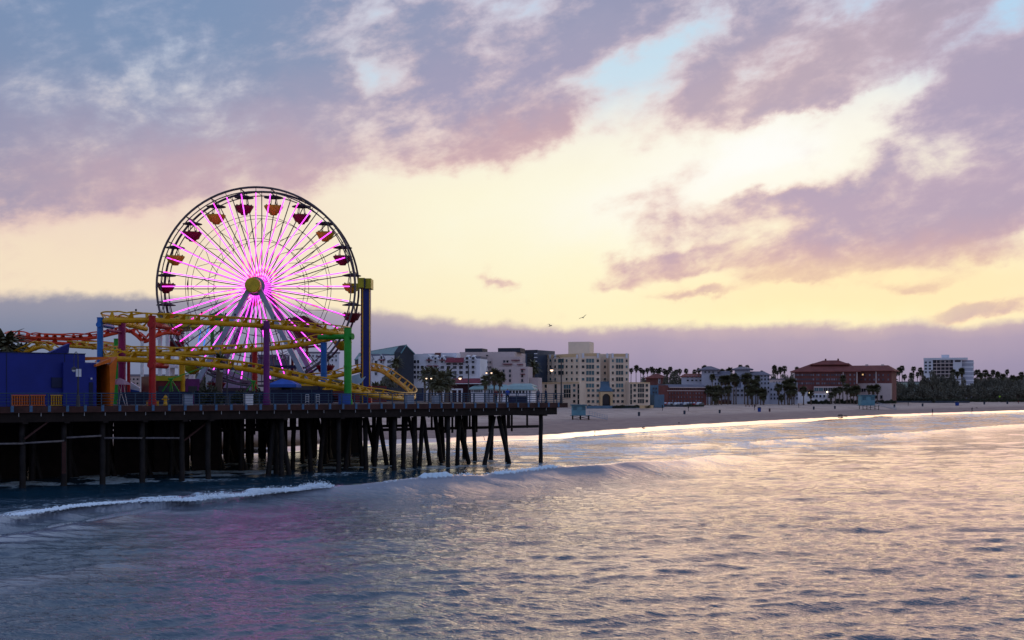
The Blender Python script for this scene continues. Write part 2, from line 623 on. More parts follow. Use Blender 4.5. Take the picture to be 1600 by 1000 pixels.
# ------------------------------------------------------------------ sea
cols = np.concatenate([-np.geomspace(0.5, 2.6, 40)[::-1], np.linspace(-0.495, 0.495, 980), np.geomspace(0.5, 1.4, 30)])
rows_py = np.concatenate([np.linspace(1150, 1003, 60), np.linspace(1002.5, 640, 560)])
rows = (EYE * F) / (rows_py - HZ)
rows = np.concatenate([rows, np.geomspace(rows[-1] * 1.03, 1600, 20)])
X = rows[:, None] * cols[None, :]
Y = np.broadcast_to(rows[:, None], X.shape).copy()
Z = np.zeros_like(X)
rs = np.random.RandomState(11)
gx = rows * 0.0013
gy = np.gradient(rows)
sp = np.maximum(gx, np.abs(gy))[:, None]
inland = shore_dist(X, Y)
calm = np.clip((-inland) / 22, 0.35, 1)
for k in range(140):
    lam = 0.42 * (12 / 0.42) ** (rs.rand() ** 1.3)
    th = math.atan2(0.95, -0.25) + rs.randn() * 0.38
    kx, ky = math.cos(th) * 2 * math.pi / lam, math.sin(th) * 2 * math.pi / lam
    amp = 0.0033 * lam ** 0.93 if lam < 1.6 else 0.0033 * 1.6 ** 0.93 * (lam / 1.6) ** 0.45
    eff = np.exp(-(sp / lam * 2.4) ** 2)
    ph = rs.rand() * 6.28
    # crests wander and come in groups
    wob = (vnoise(X / (lam * 5) + k, Y / (lam * 5), k) - 0.5) * 5.0
    grp = 0.35 + 1.3 * vnoise(X / (lam * 3.1) - k, Y / (lam * 3.1), k + 100)
    a = np.sin(kx * X + ky * Y + ph + wob)
    Z += amp * eff * grp * (a + 0.25 * np.cos(2 * (kx * X + ky * Y + ph + wob)))
Z *= calm
# long swell bands rolling in
foam = np.zeros_like(X)


smooth_ = np.zeros_like(X)


def ridge(pts, hts, wb, wf, fo=0.0, seed=0, rag=0.0, gate=None, sm=1.0):
    """a swell crest through photo points on the sea: gentle seaward back wb, steep shoreward front wf"""
    global Z, foam, smooth_
    C = np.array([wpt(x, y, h) for (x, y), h in zip(pts, hts)])
    best = np.full(X.shape, 1e9)
    sg = np.zeros(X.shape)
    hh = np.zeros(X.shape)
    ssx = np.zeros(X.shape)
    ppx = np.zeros(X.shape)
    acc = 0.0
    p = np.stack([X, Y], -1)
    for i, (a, b) in enumerate(zip(C[:-1], C[1:])):
        d = b - a
        L = math.hypot(*d)
        t0 = ((p - a) @ d) / (d @ d)
        t = np.clip(t0, 0, 1)
        q = a + t[..., None] * d
        dd = np.hypot(X - q[..., 0], Y - q[..., 1])
        cr = d[0] * (Y - a[1]) - d[1] * (X - a[0])
        u = dd < best
        best = np.where(u, dd, best)
        sg = np.where(u, np.sign(cr), sg)
        hh = np.where(u, hts[i] + (hts[i + 1] - hts[i]) * t, hh)
        ssx = np.where(u, acc + t * L, ssx)
        ppx = np.where(u, pts[i][0] + (pts[i + 1][0] - pts[i][0]) * t, ppx)
        acc += L
    sd_ = best * sg
    hh = hh * (0.9 + 0.2 * vnoise(ssx / 9.0, ssx * 0 + seed, seed))
    back = np.exp(-(np.clip(-sd_, 0, None) / wb) ** 1.25)
    back = np.where(sd_ < 0, back, 0)
    front = np.where(sd_ >= 0, np.exp(-(sd_ / wf) ** 2), 0)
    prof = back + front
    prof = prof * np.clip(1.2 - best / 14, 0, 1)
    sm_ = np.clip(prof * 1.6 - 0.25, 0, 1) * np.clip(hh * 3.0, 0, 1) * (sd_ < 0.6) * sm
    Z *= 1 - sm_ * 0.75
    smooth_ = np.maximum(smooth_, sm_)
    Z += hh * prof
    # streaks drawn up the back of the wave
    st_ = fbm(ssx / 0.8 + sd_ * 0.35, sd_ / 5.0, seed + 5) - 0.5
    Z += st_ * 0.06 * hh * back * np.clip(-sd_ / 1.5, 0, 1)
    if fo:
        rg = fbm(ssx / 3.2, sd_ / 3.2, seed + 2)
        f = np.where(sd_ > -0.25, np.exp(-((sd_ - 1.0) / 2.2) ** 2), 0) * np.clip((rg - 0.40) * 5, 0, 1) * fo
        if gate is not None:
            gt = np.zeros(X.shape)
            for g0, g1, gk in gate: gt = np.maximum(gt, gk * np.clip((ppx - g0) / 14, 0, 1) * np.clip((g1 - ppx) / 14, 0, 1))
            f = np.where(sd_ > -0.3, np.exp(-((sd_ - 1.1) / 2.0) ** 2), 0) * gt * np.clip((rg - 0.2) * 3, 0, 1)
        f *= np.clip(hh * 2, 0, 1)
        lace = np.where(sd_ > 0.3, np.exp(-sd_ / 7.0), 0) * np.clip((fbm(ssx / 2.6, sd_ / 1.1, seed + 40) - 0.46) * 4, 0, 0.5) * np.clip(hh * 2, 0, 1)
        foam[:] = np.maximum(foam, np.maximum(f, lace))
        Z += f * rag * (0.25 + fbm(X / 1.1, Y / 1.6, seed + 7, 3) * 0.6)
    return sd_, ssx


# the main breaker in front of the pier
ridge([(-60, 812), (20, 800), (120, 786), (200, 779), (300, 777), (400, 768), (500, 758), (600, 754), (700, 744), (800, 737), (860, 731), (930, 727), (1000, 721), (1060, 717), (1120, 711), (1180, 712), (1240, 708)],
      [0.8, 0.85, 0.95, 1.0, 0.9, 0.9, 1.0, 1.1, 1.25, 1.3, 1.35, 1.4, 1.4, 1.3, 0.95, 0.4, 0.02], 2.5, 0.9, 1.0, 1, 0.55,
      [(205, 285, 0.5), (296, 362, 0.9), (378, 458, 1.0), (465, 515, 1.2), (560, 655, 0.45), (650, 712, 1.25), (708, 742, 1.1), (762, 812, 1.2), (800, 882, 1.2), (960, 990, 0.3), (-60, 60, 0.35)])
ridge([(-80, 850), (20, 836), (120, 818), (240, 800), (330, 792), (420, 788)], [0.3, 0.34, 0.36, 0.32, 0.2, 0.02], 2.2, 1.2, 0.0, 2)
ridge([(-80, 925), (60, 898), (180, 880), (300, 868)], [0.2, 0.24, 0.2, 0.02], 2.0, 1.5, 0.0, 3)
# small breakers close in
ridge([(1140, 694), (1200, 688), (1270, 684), (1340, 680), (1420, 675), (1500, 669), (1600, 662), (1700, 656)], [0.08, 0.4, 0.5, 0.55, 0.58, 0.58, 0.55, 0.45], 2.6, 1.0, 0.5, 4, 0.12)
ridge([(900, 699), (1000, 698), (1090, 693), (1160, 688)], [0.04, 0.26, 0.3, 0.08], 2.0, 1.0, 0.35, 5, 0.08)
ridge([(860, 690), (960, 683), (1020, 678), (1080, 674), (1130, 670), (1170, 669), (1220, 666)], [0.1, 0.22, 0.28, 0.34, 0.42, 0.36, 0.06], 2.0, 0.8, 0.9, 6, 0.16)
ridge([(1240, 664), (1320, 660), (1420, 656), (1540, 650), (1600, 648)], [0.04, 0.14, 0.14, 0.14, 0.12], 2.4, 1.0, 0.7, 7, 0.1)
# thin foam film left over the shallows, and swash at the sand
film = np.clip((inland + 75) / 30, 0, 1) * (0.10 + np.clip((fbm(X / 4, Y / 4, 31) - 0.42) * 1.2, 0, 0.18)) * np.clip((X + 4 + (Y - 150) * 0.1) / 14, 0.15, 1)
pierfilm = np.clip((X * -0.62 + (Y - 94 + 0) * 0.78 + -26.0 + 0) / 6 + 0.6, 0, 1) * np.clip((20 - X) / 10, 0, 1) * np.clip((fbm(X / 3.6, Y / 2.2, 41) - 0.50) * 4, 0, 0.34)
foam = np.maximum(foam, np.maximum(film, pierfilm * (inland < -15)))
sw = np.exp(-((inland + 1.2) / 1.3) ** 2) * np.clip((fbm(X / 5, Y / 5, 51) - 0.42) * 4, 0, 0.6)
foam = np.maximum(foam, sw)

wm = bpy.data.materials.new('sea_water')
wm.use_nodes = True
nt = wm.node_tree
CUR[0] = nt
bs = nt.nodes['Principled BSDF']
ge = nt.nodes.new('ShaderNodeNewGeometry')
pos = E(ge.outputs['Position'])
px_, py_, _ = sep(pos)
th = R(-24)
uu = px_ * math.cos(th) + py_ * math.sin(th)
vv = py_ * math.cos(th) - px_ * math.sin(th)
q1 = comb(uu * 0.45, vv * 1.0, 0.0)
r1 = noise(q1, 2.0, 3, 0.6, dist=0.35)
r2 = noise(q1, 6.2, 3, 0.6, dist=0.3)
r3 = noise(comb(px_, py_, 2.0), 14.0, 2, 0.5)
b1 = nt.nodes.new('ShaderNodeBump')
b1.inputs['Strength'].default_value = 1.0
b1.inputs['Distance'].default_value = 1.0
patch = sstep(0.35, 0.65, noise(comb(px_ * 0.6, py_, 5.0), 0.075, 3, 0.5))
r2 = 1.0 - m('ABSOLUTE', r2 * 2.0 - 1.0)
hgt = (r1 * 0.12 + r2 * 0.036 + r3 * 0.010) * (0.55 + patch * 0.6)
put(b1.inputs['Height'], hgt)
fa = nt.nodes.new('ShaderNodeAttribute')
fa.attribute_name = 'foam'
ff = E(fa.outputs['Fac'])
fn = noise(pos, 1.7, 7, 0.72)
fmask = sstep(0.0, 0.30, ff + (fn - 0.62) * 0.9)
sa_ = nt.nodes.new('ShaderNodeAttribute')
sa_.attribute_name = 'smooth'
smo = E(sa_.outputs['Fac'])
put(b1.inputs['Strength'], 1.0 - smo * 0.8)
nt.links.new(b1.outputs[0], bs.inputs['Normal'])
bs.inputs['IOR'].default_value = 1.9
bs.inputs['Roughness'].default_value = 0.07
nt.links.new(mixc(smo * 0.8, lin((28, 64, 82)), lin((128, 128, 140))).k, bs.inputs['Base Color'])
bs.inputs['Specular Tint'].default_value = (1, 1, 1, 1)
fb = nt.nodes.new('ShaderNodeBsdfPrincipled')
fb.inputs['Base Color'].default_value = (*lin((214, 236, 250)), 1)
fb.inputs['Roughness'].default_value = 0.75
fbp = nt.nodes.new('ShaderNodeBump')
fbp.inputs['Distance'].default_value = 0.15
put(fbp.inputs['Height'], fn)
nt.links.new(fbp.outputs[0], fb.inputs['Normal'])
mx = nt.nodes.new('ShaderNodeMixShader')
put(mx.inputs[0], fmask * 0.9)
nt.links.new(bs.outputs[0], mx.inputs[1])
nt.links.new(fb.outputs[0], mx.inputs[2])
nt.links.new(mx.outputs[0], nt.nodes['Material Output'].inputs[0])
V = np.stack([X, Y, Z], -1).reshape(-1, 3)
structure('sea_water', npmesh('sea_water', V, gridfaces(len(rows), len(cols)), wm, {'foam': foam.ravel(), 'smooth': smooth_.ravel()}))


# spray thrown up along the crest of the main breaker
fg = G()
frn = random.Random(5)
crest = [(-60, 812), (20, 800), (120, 786), (200, 779), (300, 777), (400, 768), (500, 758), (600, 754), (700, 744), (800, 737), (860, 731), (930, 727), (1000, 721)]
for g0, g1, gk in [(205, 300, .35), (290, 365, .55), (372, 462, .75), (466, 514, 1.0), (560, 650, .2), (652, 710, 1.0), (712, 738, .8), (764, 812, .9), (806, 880, 1.1), (20, 200, .12), (940, 990, .2)]:
    nP = int((g1 - g0) * 48 * max(.4, gk))
    for k in range(nP):
        f = frn.random()
        px = g0 + (g1 - g0) * f
        env = math.sin(math.pi * f) ** .6 * (0.55 + 0.45 * math.sin(px * .41) * math.sin(px * .17 + 1))
        py = np.interp(px, [c[0] for c in crest], [c[1] for c in crest])
        q0 = wpt(px, py, 1.05)
        up = abs(frn.gauss(0, .42)) * gk * env
        r = frn.uniform(.02, .065) * (1.2 - min(.8, up))
        c = Vector((q0[0] + frn.gauss(0, .25), q0[1] + 0.5 + frn.gauss(0, .45), 0.85 + up * .75))
        a = [c + Vector(v) * r for v in ((1, 0, 0), (-1, 0, 0), (0, 1, 0), (0, -1, 0), (0, 0, .8), (0, 0, -.8))]
        fg.add(a, [(0, 2, 4), (2, 1, 4), (1, 3, 4), (3, 0, 4), (2, 0, 5), (1, 2, 5), (3, 1, 5), (0, 3, 5)])
fo_ = link('sea_foam', fg.mesh('sea_foam', mat('foam_white', (.80, .90, .98), .8, 0, spec=.2)))
fo_['kind'] = 'stuff'

# ------------------------------------------------------------------ paint and timber
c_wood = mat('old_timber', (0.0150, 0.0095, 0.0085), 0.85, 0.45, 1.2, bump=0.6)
c_fascia = mat('red_brown_timber', (0.0527, 0.0211, 0.0186), 0.75, 0.4, 0.8, bump=0.4)
c_deck = mat('deck_planks', (0.09, 0.07, 0.06), 0.8, 0.3, 0.6)
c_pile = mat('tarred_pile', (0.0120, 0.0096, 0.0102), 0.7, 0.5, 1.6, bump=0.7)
c_pipe = mat('pale_pipe', (0.1400, 0.1260, 0.1330), 0.6, 0.3, 2.0)
c_rail = mat('blue_rail_paint', (0.0338, 0.0638, 0.1050), 0.5, 0.25, 2.0)
c_brk = mat('blue_bracket', (0.06, 0.13, 0.24), 0.5, 0.3, 3.0)
c_bolt = mat('galvanised', (0.42, 0.42, 0.45), 0.45, 0.2, 6.0, metal=0.3)
c_yel = mat('yellow_paint', (0.56, 0.29, 0.006), 0.42, 0.22, 0.9)
c_red = mat('red_paint', (0.36, 0.010, 0.012), 0.45, 0.2, 0.8)
c_blue = mat('sky_blue_paint', (0.010,0.11,0.38), 0.45, 0.2, 0.8)
c_mag = mat('magenta_paint', (0.24, 0.010, 0.085), 0.45, 0.2, 0.8)
c_pur = mat('purple_paint', (0.12, 0.012, 0.125), 0.45, 0.2, 0.8)
c_grn = mat('green_paint', (0.02,0.28,0.03), 0.45, 0.2, 0.8)
c_ora = mat('orange_paint', (0.52, 0.11, 0.006), 0.5, 0.2, 0.8)
c_ored = mat('orange_red_paint', (0.56, 0.045, 0.012), 0.45, 0.2, 0.8)
c_cob = mat('cobalt_wall', (0.010, 0.020, 0.19), 0.6, 0.15, 0.25)
c_navy = mat('navy_panel', (0.0084, 0.0132, 0.0510), 0.6, 0.25, 0.6)
c_wht = mat('white_paint', (0.66, 0.66, 0.70), 0.5, 0.12, 0.8)
c_gry = mat('grey_blue_steel', (0.2295, 0.2635, 0.3400), 0.45, 0.15, 0.8)
c_dk = mat('dark_steel', (0.035, 0.035, 0.045), 0.5, 0.3, 1.5)
c_mar = mat('maroon_paint', (0.1200, 0.0096, 0.0156), 0.45, 0.2, 1.0)
c_must = mat('mustard_paint', (0.34, 0.29, 0.01), 0.45, 0.2, 1.0)
c_leafd = mat('dark_leaf', (0.028, 0.042, 0.018), 0.6, 0.4, 2.0)
c_trunk = mat('palm_trunk', (0.1275, 0.0930, 0.0750), 0.9, 0.3, 3.0)
c_lampg = mat('lamp_glow', (0.8, 0.75, 0.7), 0.4, 0, emit=(1.0, 0.66, 0.42), es=2.2)

# ------------------------------------------------------------------ pier
PA, PE, PN = Vector((-41.8, 94, 0)), Vector((0.782, 0.623, 0)), Vector((-0.623, 0.782, 0))
PANG = math.atan2(PE.y, PE.x)
DZ = 6.8


def pp(t, w, z=DZ): return PA + PE * t + PN * w + Vector((0, 0, z))


def t_at(px, w):
    """station along the pier where the sight line px crosses the line w metres in from the edge"""
    k = (px - 800) / F
    o = PA + PN * w
    return (k * o.y - o.x) / (PE.x - k * PE.y)


def pbox(g, t0, t1, w0, w1, z0, z1, mi=0):
    vs = [pp(t, w, z) for z in (z0, z1) for w in (w0, w1) for t in (t0, t1)]
    return g.add(vs, [(0, 2, 3, 1), (4, 5, 7, 6), (0, 1, 5, 4), (2, 6, 7, 3), (0, 4, 6, 2), (1, 3, 7, 5)], mi)


pier = thing('pier', 'long timber amusement pier on dark piles standing in the surf', 'pier', pp(20, 0, 0))
TL, TR, WB = -46.0, 61.4, 62.0
g = G(); pbox(g, TL, TR, 0.0, WB, DZ - 0.28, DZ)
g2 = G()
part('deck', g, c_deck, pier)
pbox(g2, TL, TR, -0.14, -0.003, DZ - 0.5, DZ + 0.04)
pbox(g2, TR + 0.003, TR + 0.14, -0.14, WB, DZ - 0.5, DZ + 0.04)
part('fascia_board', g2, c_fascia, pier)
g = G()
pbox(g, TL, TR - 1.3, 0.10, 0.55, DZ - 1.28, DZ - 0.283)
for w in range(3, 60, 4): pbox(g, TL, TR - 1.5, w, w + 0.35, DZ - 1.1, DZ - 0.283)
part('stringer_beam', g, c_wood, pier)
g = G()
g.box(-0.022, 0.022, -0.03, 0.0, -0.80, -0.503)
bs_me = g.mesh('bolt_strap', c_bolt)
t = -43.0
while t < TR: link('bolt_strap', bs_me, pier, pp(t, 0.095) - pier.location, PANG); t += 1.78
# bents: cap, cross beam, piles
pile_n = 0
mass = G()
bents = []
front_px = [845, 700, 616, 529, 440, 325, 284, 222, 160, 100, 35]
bt_ = [t_at(p, 0.9) for p in front_px]
t = bt_[-1] - 5.0
while t > TL + 1: bt_.append(t); t -= 5.0
caps = G(); cross = G()
rr = random.Random(3)


def pile_g(p0, p1, r):
    g = G()
    a, b = Vector(p0), Vector(p1)
    pts = [a + (b - a) * (k / 7) for k in range(8)]
    for q in pts[1:-1]: q += Vector((rr.uniform(-.03, .03), rr.uniform(-.03, .03), 0))
    rad = [r * (1.42 if k == 0 else 1.34 if k == 1 else 1.05 if k == 2 else 1.0) * rr.uniform(0.97, 1.04) for k in range(8)]
    return g.tube(pts, rad, 10)


def add_pile(p0, p1, r, big=True):
    global pile_n
    g = pile_g(p0, p1, r)
    if big and pile_n < 96:
        part('pile', g, c_pile, pier, smooth=True)
        pile_n += 1
    else:
        mass.add(g.v, g.f)


CB = DZ - 1.42
for i, t in enumerate(bt_):
    vis = t > -8
    pbox(caps, t - 0.22, t + 0.22, 0.0, WB - 1, CB, CB + 0.137)
    add_pile(pp(t, 0.9, -2.0), pp(t, 0.9, CB), 0.24, vis)
    if t > bt_[4] + 1 or i in (4, 5):
        pass
    nrow = 5 if t > 20 else 9
    for r_ in range(1, nrow):
        w = 4.2 + r_ * 5.6 + rr.uniform(-.5, .5)
        near = r_ < 3 and vis
        add_pile(pp(t + rr.uniform(-.3, .3), w, -2.0), pp(t, w, CB), 0.25, near)
        if r_ % 2 == 0 or t < 30:
            add_pile(pp(t + 1.5, w + 1.2, -2.0), pp(t - 0.5, w + 1.0, CB), 0.23, near and r_ == 1)
# leaning pairs seen below the deck edge
for (xt, yt, xb, yb, w) in [(772, 655, 757, 730, 2.2), (779, 655, 796, 727, 2.4), (787, 655, 793, 722, 5.5), (718, 655, 714, 725, 5.0), (717, 658, 732, 720, 6.5), (740, 660, 742, 716, 9.0),
                            (680, 668, 690, 718, 8.0), (661, 665, 655, 726, 6.0), (661, 672, 671, 724, 7.0), (646, 660, 648, 728, 4.0), (633, 665, 630, 730, 5.0), (690, 665, 693, 708, 12.0),
                            (592, 668, 585, 716, 7.0), (592, 668, 604, 718, 9.0), (570, 665, 572, 730, 4.0), (548, 668, 540, 724, 6.0), (480, 668, 486, 728, 5.0),
                            (436, 660, 452, 745, 1.8), (428, 664, 419, 742, 2.2), (430, 660, 432, 742, 3.0), (506, 668, 500, 730, 6.0), (560, 668, 566, 722, 8.0), (610, 668, 612, 716, 10.0)]:
    ta, tb = t_at(xt, w), t_at(xb, w)
    a, b = pp(ta, w, CB), pp(tb, w, 0)
    b2 = a + (b - a) * ((a.z + 2.0) / a.z)
    add_pile(b2, a, 0.25)
part('pile_cap', caps, c_wood, pier)
o = part('inner_piles', mass, c_pile, pier, smooth=True, kind='stuff')
g = G()
for t0, t1, w, z in [(t_at(590, 9), t_at(842, 9), 9.0, DZ - 2.75), (t_at(450, 20), t_at(640, 20), 20.0, DZ - 2.7), (-30, t_at(500, 14), 14.0, DZ - 2.6), (-40, t_at(440, 30), 30.0, DZ - 2.6)]:
    pbox(g, t0, t1, w, w + 0.3, z - 0.32, z)
    t = t0 + 0.5
    while t < t1 - 0.5:
        hw = rr.choice((0.09, 0.09, 0.2))
        pbox(g, t - hw, t + hw, w + 0.02, w + 0.2, z - rr.choice((0.34, 0.34, 0.7)), CB + 0.1)
        t += rr.choice((0.5, 1.0, 1.9, 2.4))
part('brace_beam', g, c_wood, pier)
g = G()
for (x0, y0, x1, y1, w) in [(-20, 694, 38, 693, 0.5), (38, 692.5, 100, 689, 0.5), (104, 684, 158, 681, 0.5), (163, 684.5, 222, 684.5, 0.5), (228, 684.5, 280, 684.5, 0.5)]:
    ta, tb = t_at(x0, w), t_at(x1, w)
    pa, pb = pp(ta, w, 0), pp(tb, w, 0)
    pa.z, pb.z = zat(y0, pa.y), zat(y1, pb.y)
    g.tube([pa, pb], 0.085, 8)
part('conduit_pipe', g, c_pipe, pier, smooth=True)
g = G()
for (x0, y0, x1, y1, w) in [(38, 686, 84, 652, 0.35), (100, 740, 100, 690, 0.3), (285, 690, 330, 655, 1.2)]:
    ta, tb = t_at(x0, w), t_at(x1, w)
    pa, pb = pp(ta, w, 0), pp(tb, w, 0)
    pa.z, pb.z = zat(y0, pa.y), zat(y1, pb.y)
    g = G(); g.bar(pa, pb, 0.3, 0.12); part('diagonal_brace', g, c_fascia, pier)

# dark screens added under the deck to shut out light and deepen the shade
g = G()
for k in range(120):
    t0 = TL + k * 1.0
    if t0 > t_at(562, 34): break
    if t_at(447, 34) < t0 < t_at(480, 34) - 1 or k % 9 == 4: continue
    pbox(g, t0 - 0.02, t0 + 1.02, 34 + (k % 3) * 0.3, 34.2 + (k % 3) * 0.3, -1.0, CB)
part('shade_screen', g, c_wood, pier)
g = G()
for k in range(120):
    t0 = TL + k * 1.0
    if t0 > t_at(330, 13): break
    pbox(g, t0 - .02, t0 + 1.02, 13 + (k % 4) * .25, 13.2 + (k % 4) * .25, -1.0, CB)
part('shade_screen', g, c_wood, pier)  # second added screen, nearer the edge, keeps the underside dark

# ------------------------------------------------------------------ railing along the edge
rail = thing('pier_railing', 'long blue steel railing with five thin bars along the pier edge', 'railing', pp(20, 0.15))
RT = 1.12
levels = [0.16, 0.42, 0.66, 0.90, RT]
g = G()
pbox(g, -0.035, 0.035, -0.035, 0.035, 0, RT - 0.05)
first = True
post_me = None
t = -42.0
ts = []
while t < TR: ts.append(t); t += 1.48
pg = G()
pg.box(-0.035, 0.035, -0.035, 0.035, 0.0, RT - 0.04)
bg_ = G()
bg_.box(-0.12, 0.12, -0.33, -0.295, -0.42, 0.10)
post_me = pg.mesh('railing_post', c_rail)
brk_me = bg_.mesh('post_bracket', c_brk)
for t in ts:
    o = link('railing_post', post_me, rail, pp(t, 0.15) - rail.location, PANG)
    link('post_bracket', brk_me, o)
for w in np.arange(2.0, 30, 2.2):
    link('railing_post', post_me, rail, pp(TR - 0.15, float(w)) - rail.location, PANG)
for z in levels:
    g = G()
    r_ = 0.045 if z == RT else 0.022
    g.tube([pp(-44, 0.15, DZ + z), pp(TR - 0.15, 0.15, DZ + z), pp(TR - 0.15, 30, DZ + z)], r_, 6)
    part('rail_bar', g, c_rail, rail)


# ------------------------------------------------------------------ observation wheel
def led_mat():
    mt = bpy.data.materials.new('led_strip')
    mt.use_nodes = True
    nt = mt.node_tree
    CUR[0] = nt
    b = nt.nodes['Principled BSDF']
    ge = nt.nodes.new('ShaderNodeNewGeometry')
    n = noise(E(ge.outputs['Position']), 0.75, 2, 0.5)
    n2 = noise(E(ge.outputs['Position']), 2.2, 1, 0.5)
    c = mixc(sstep(0.56, 0.62, n), (1.0, 0.055, 0.90), (1.0, 0.02, 0.32))
    c = mixc(sstep(0.40, 0.35, n2), c, (0.55, 0.12, 1.0))
    nt.links.new(c.k, b.inputs['Emission Color'])
    b.inputs['Base Color'].default_value = (0.05, 0.02, 0.05, 1)
    b.inputs['Emission Strength'].default_value = 2.9
    return mt


c_led = led_mat()
HC = W(404.5, 449.5, 152)      # hub centre at mid plane
RAD = 12.95
HW = 1.75                       # half width between the two rims
wheel = thing('ferris_wheel', 'tall observation wheel with glowing pink light spokes on the pier', 'ferris wheel', (HC.x, HC.y, DZ))


def rim_pt(a, r, y): return Vector((HC.x + r * math.sin(a), HC.y + y, HC.z + r * math.cos(a)))


for sgn, nm in ((-1, 'rim'), (1, 'rim')):
    g = G()
    N = 80
    for rr_, th_ in ((RAD, 0.15), (RAD - 0.55, 0.075)):
        g.tube([rim_pt(2 * math.pi * k / N, rr_, sgn * HW) for k in range(N)], th_, 6, closed=True)
    for k in range(N):
        a0, a1 = 2 * math.pi * k / N, 2 * math.pi * (k + 1) / N
        if k % 2 == 0: g.bar(rim_pt(a0, RAD, sgn * HW), rim_pt(a0, RAD - .55, sgn * HW), 0.07)
    part('rim', g, c_dk if sgn > 0 else mat('rim_brown_grey', (0.085, 0.075, 0.085), 0.5, 0.3, 0.6), wheel)
for sgn in (-1, 1):
    for rr_ in (0.49, 0.72):
        g = G()
        pts = [rim_pt(2 * math.pi * k / 40, RAD * rr_, sgn * HW * 0.8) for k in range(40)]
        g.tube(pts, 0.035, 4, closed=True)
        part('ring_cable', g, c_dk, wheel)
g = G()
for k in range(20):
    a = R(18 * k + 9)
    g.bar(rim_pt(a, RAD - .1, -HW), rim_pt(a, RAD - .1, HW), 0.12)
    b_ = R(18 * k)
    g.bar(rim_pt(b_, RAD - .5, -HW), rim_pt(b_, RAD - .5, HW), 0.06)
part('rim_crossbar', g, c_dk, wheel)
HR = 1.15
for k in range(40):
    a = R(9 * k)
    g = G()
    g.bar(rim_pt(a, HR, -HW * 1.12), rim_pt(a, RAD - 0.75, -HW * 1.02), 0.12, 0.10, up=Vector((0, 1, 0)))
    part('light_spoke', g, c_led, wheel)
    g = G()
    p0, p1 = rim_pt(a, HR, HW * 1.05), rim_pt(a, RAD - 0.5, HW)
    g.bar(p0, p1, 0.11)
    part('rear_spoke', g, c_dk, wheel)
g = G()
for k in range(20):
    a = R(18 * k)
    for s in (-1, 1):
        b_ = a + s * R(9)
        g.bar(rim_pt(a, RAD * 0.40, -HW * 0.9), rim_pt(b_, RAD * 0.60, HW * 0.9), 0.055)
        g.bar(rim_pt(a, RAD * 0.72, HW * 0.9), rim_pt(b_, RAD * 0.52, -HW * 0.9), 0.05)
part('cross_brace', g, c_dk, wheel)
g = G()


def ycyl(g, cx, cz, y0, y1, r0, r1, n=28, mi=0):
    g.tube([(cx, y0, cz), (cx, y1, cz)], [r0, r1], n, mi)


ycyl(g, HC.x, HC.z, HC.y - 2.9, HC.y + 2.9, 0.62, 0.62)
for s in (-1, 1): ycyl(g, HC.x, HC.z, HC.y + s * 1.75, HC.y + s * 2.12, 1.25, 1.25)
hub = part('hub', g, c_gry, wheel)
g = G()
ycyl(g, HC.x, HC.z, HC.y - 3.8, HC.y - 2.95, 1.0, 1.0, 32)
ycyl(g, HC.x, HC.z, HC.y - 3.93, HC.y - 3.80, 0.86, 0.98, 32)
part('hub_cap', g, mat('hub_yellow', (0.50, 0.36, 0.015), 0.4, 0.35, 0.7), hub)
for sgn in (-1, 1):
    for sx in (-1, 1):
        g = G()
        top_ = HC + Vector((sx * 0.3, sgn * 2.6, 0.2))
        bot = Vector((HC.x + sx * 8.4, HC.y + sgn * 4.2, DZ))
        g.bar(top_, bot, 0.62, 0.62, up=Vector((0, 1, 0)))
        part('support_leg', g, c_gry, wheel)
g = G()
for sgn in (-1, 1):
    y = HC.y + sgn * 3.7
    g.bar((HC.x - 5.8, y, 11.4), (HC.x + 5.8, y, 11.4), 0.25)
g.box(HC.x - 9.6, HC.x + 9.6, HC.y - 5, HC.y + 5, DZ, DZ + 0.9)
part('base_platform', g, c_navy, wheel)
# gondolas: bowl under a disc canopy
bowl = G()
bowl.lathe((0, 0, 0), [(0.02, -2.35), (0.42, -2.35), (0.5, -2.15), (0.85, -2.0), (1.02, -1.62), (1.08, -1.55), (1.24, -1.28), (1.24, -1.16), (1.12, -1.16), (0.98, -1.7), (0.02, -1.9)], 20)
pole = G()
for k in range(4):
    a = R(45 + 90 * k)
    pole.tube([(0.75 * math.cos(a), 0.75 * math.sin(a), -1.6), (0.42 * math.cos(a), 0.42 * math.sin(a), -0.02)], 0.045, 6)
pole.tube([(0, -HW, 0.32), (0, HW, 0.32)], 0.07, 8)
for k in range(7):
    a = k * 0.9
    pole.box(0.95 * math.cos(a) - .07, 0.95 * math.cos(a) + .07, 0.95 * math.sin(a) - .07, 0.95 * math.sin(a) + .07, -1.3, -0.98)
can = G()
can.lathe((0, 0, 0), [(0.02, 0.30), (0.55, 0.19), (1.0, 0.06), (1.26, -0.03), (1.26, -0.09), (1.0, -0.02), (0.02, 0.02)], 20)
me_bowl = {0: bowl.mesh('gondola', c_mar, True), 1: bowl.mesh('gondola', c_must, True)}
me_pole, me_can = pole.mesh('gondola_pole', c_dk), can.mesh('gondola_canopy', mat('canopy_dark', (0.03, 0.022, 0.03), 0.6, 0.2, 1.0), True)
for k in range(20):
    a = R(18 * k + 9)
    p = rim_pt(a, RAD - 0.55, 0)
    o = link('gondola', me_bowl[1 if k % 2 == 0 else 0], wheel, p - wheel.location - Vector((0, 0, 0.32)), k * 0.7,
             label='mustard yellow hanging bowl' if k % 2 == 0 else 'maroon hanging bowl')
    c1 = link('gondola_canopy', me_can, o)
    c2 = link('gondola_pole', me_pole, o)
    c2.rotation_euler = (0, 0, -k * 0.7)


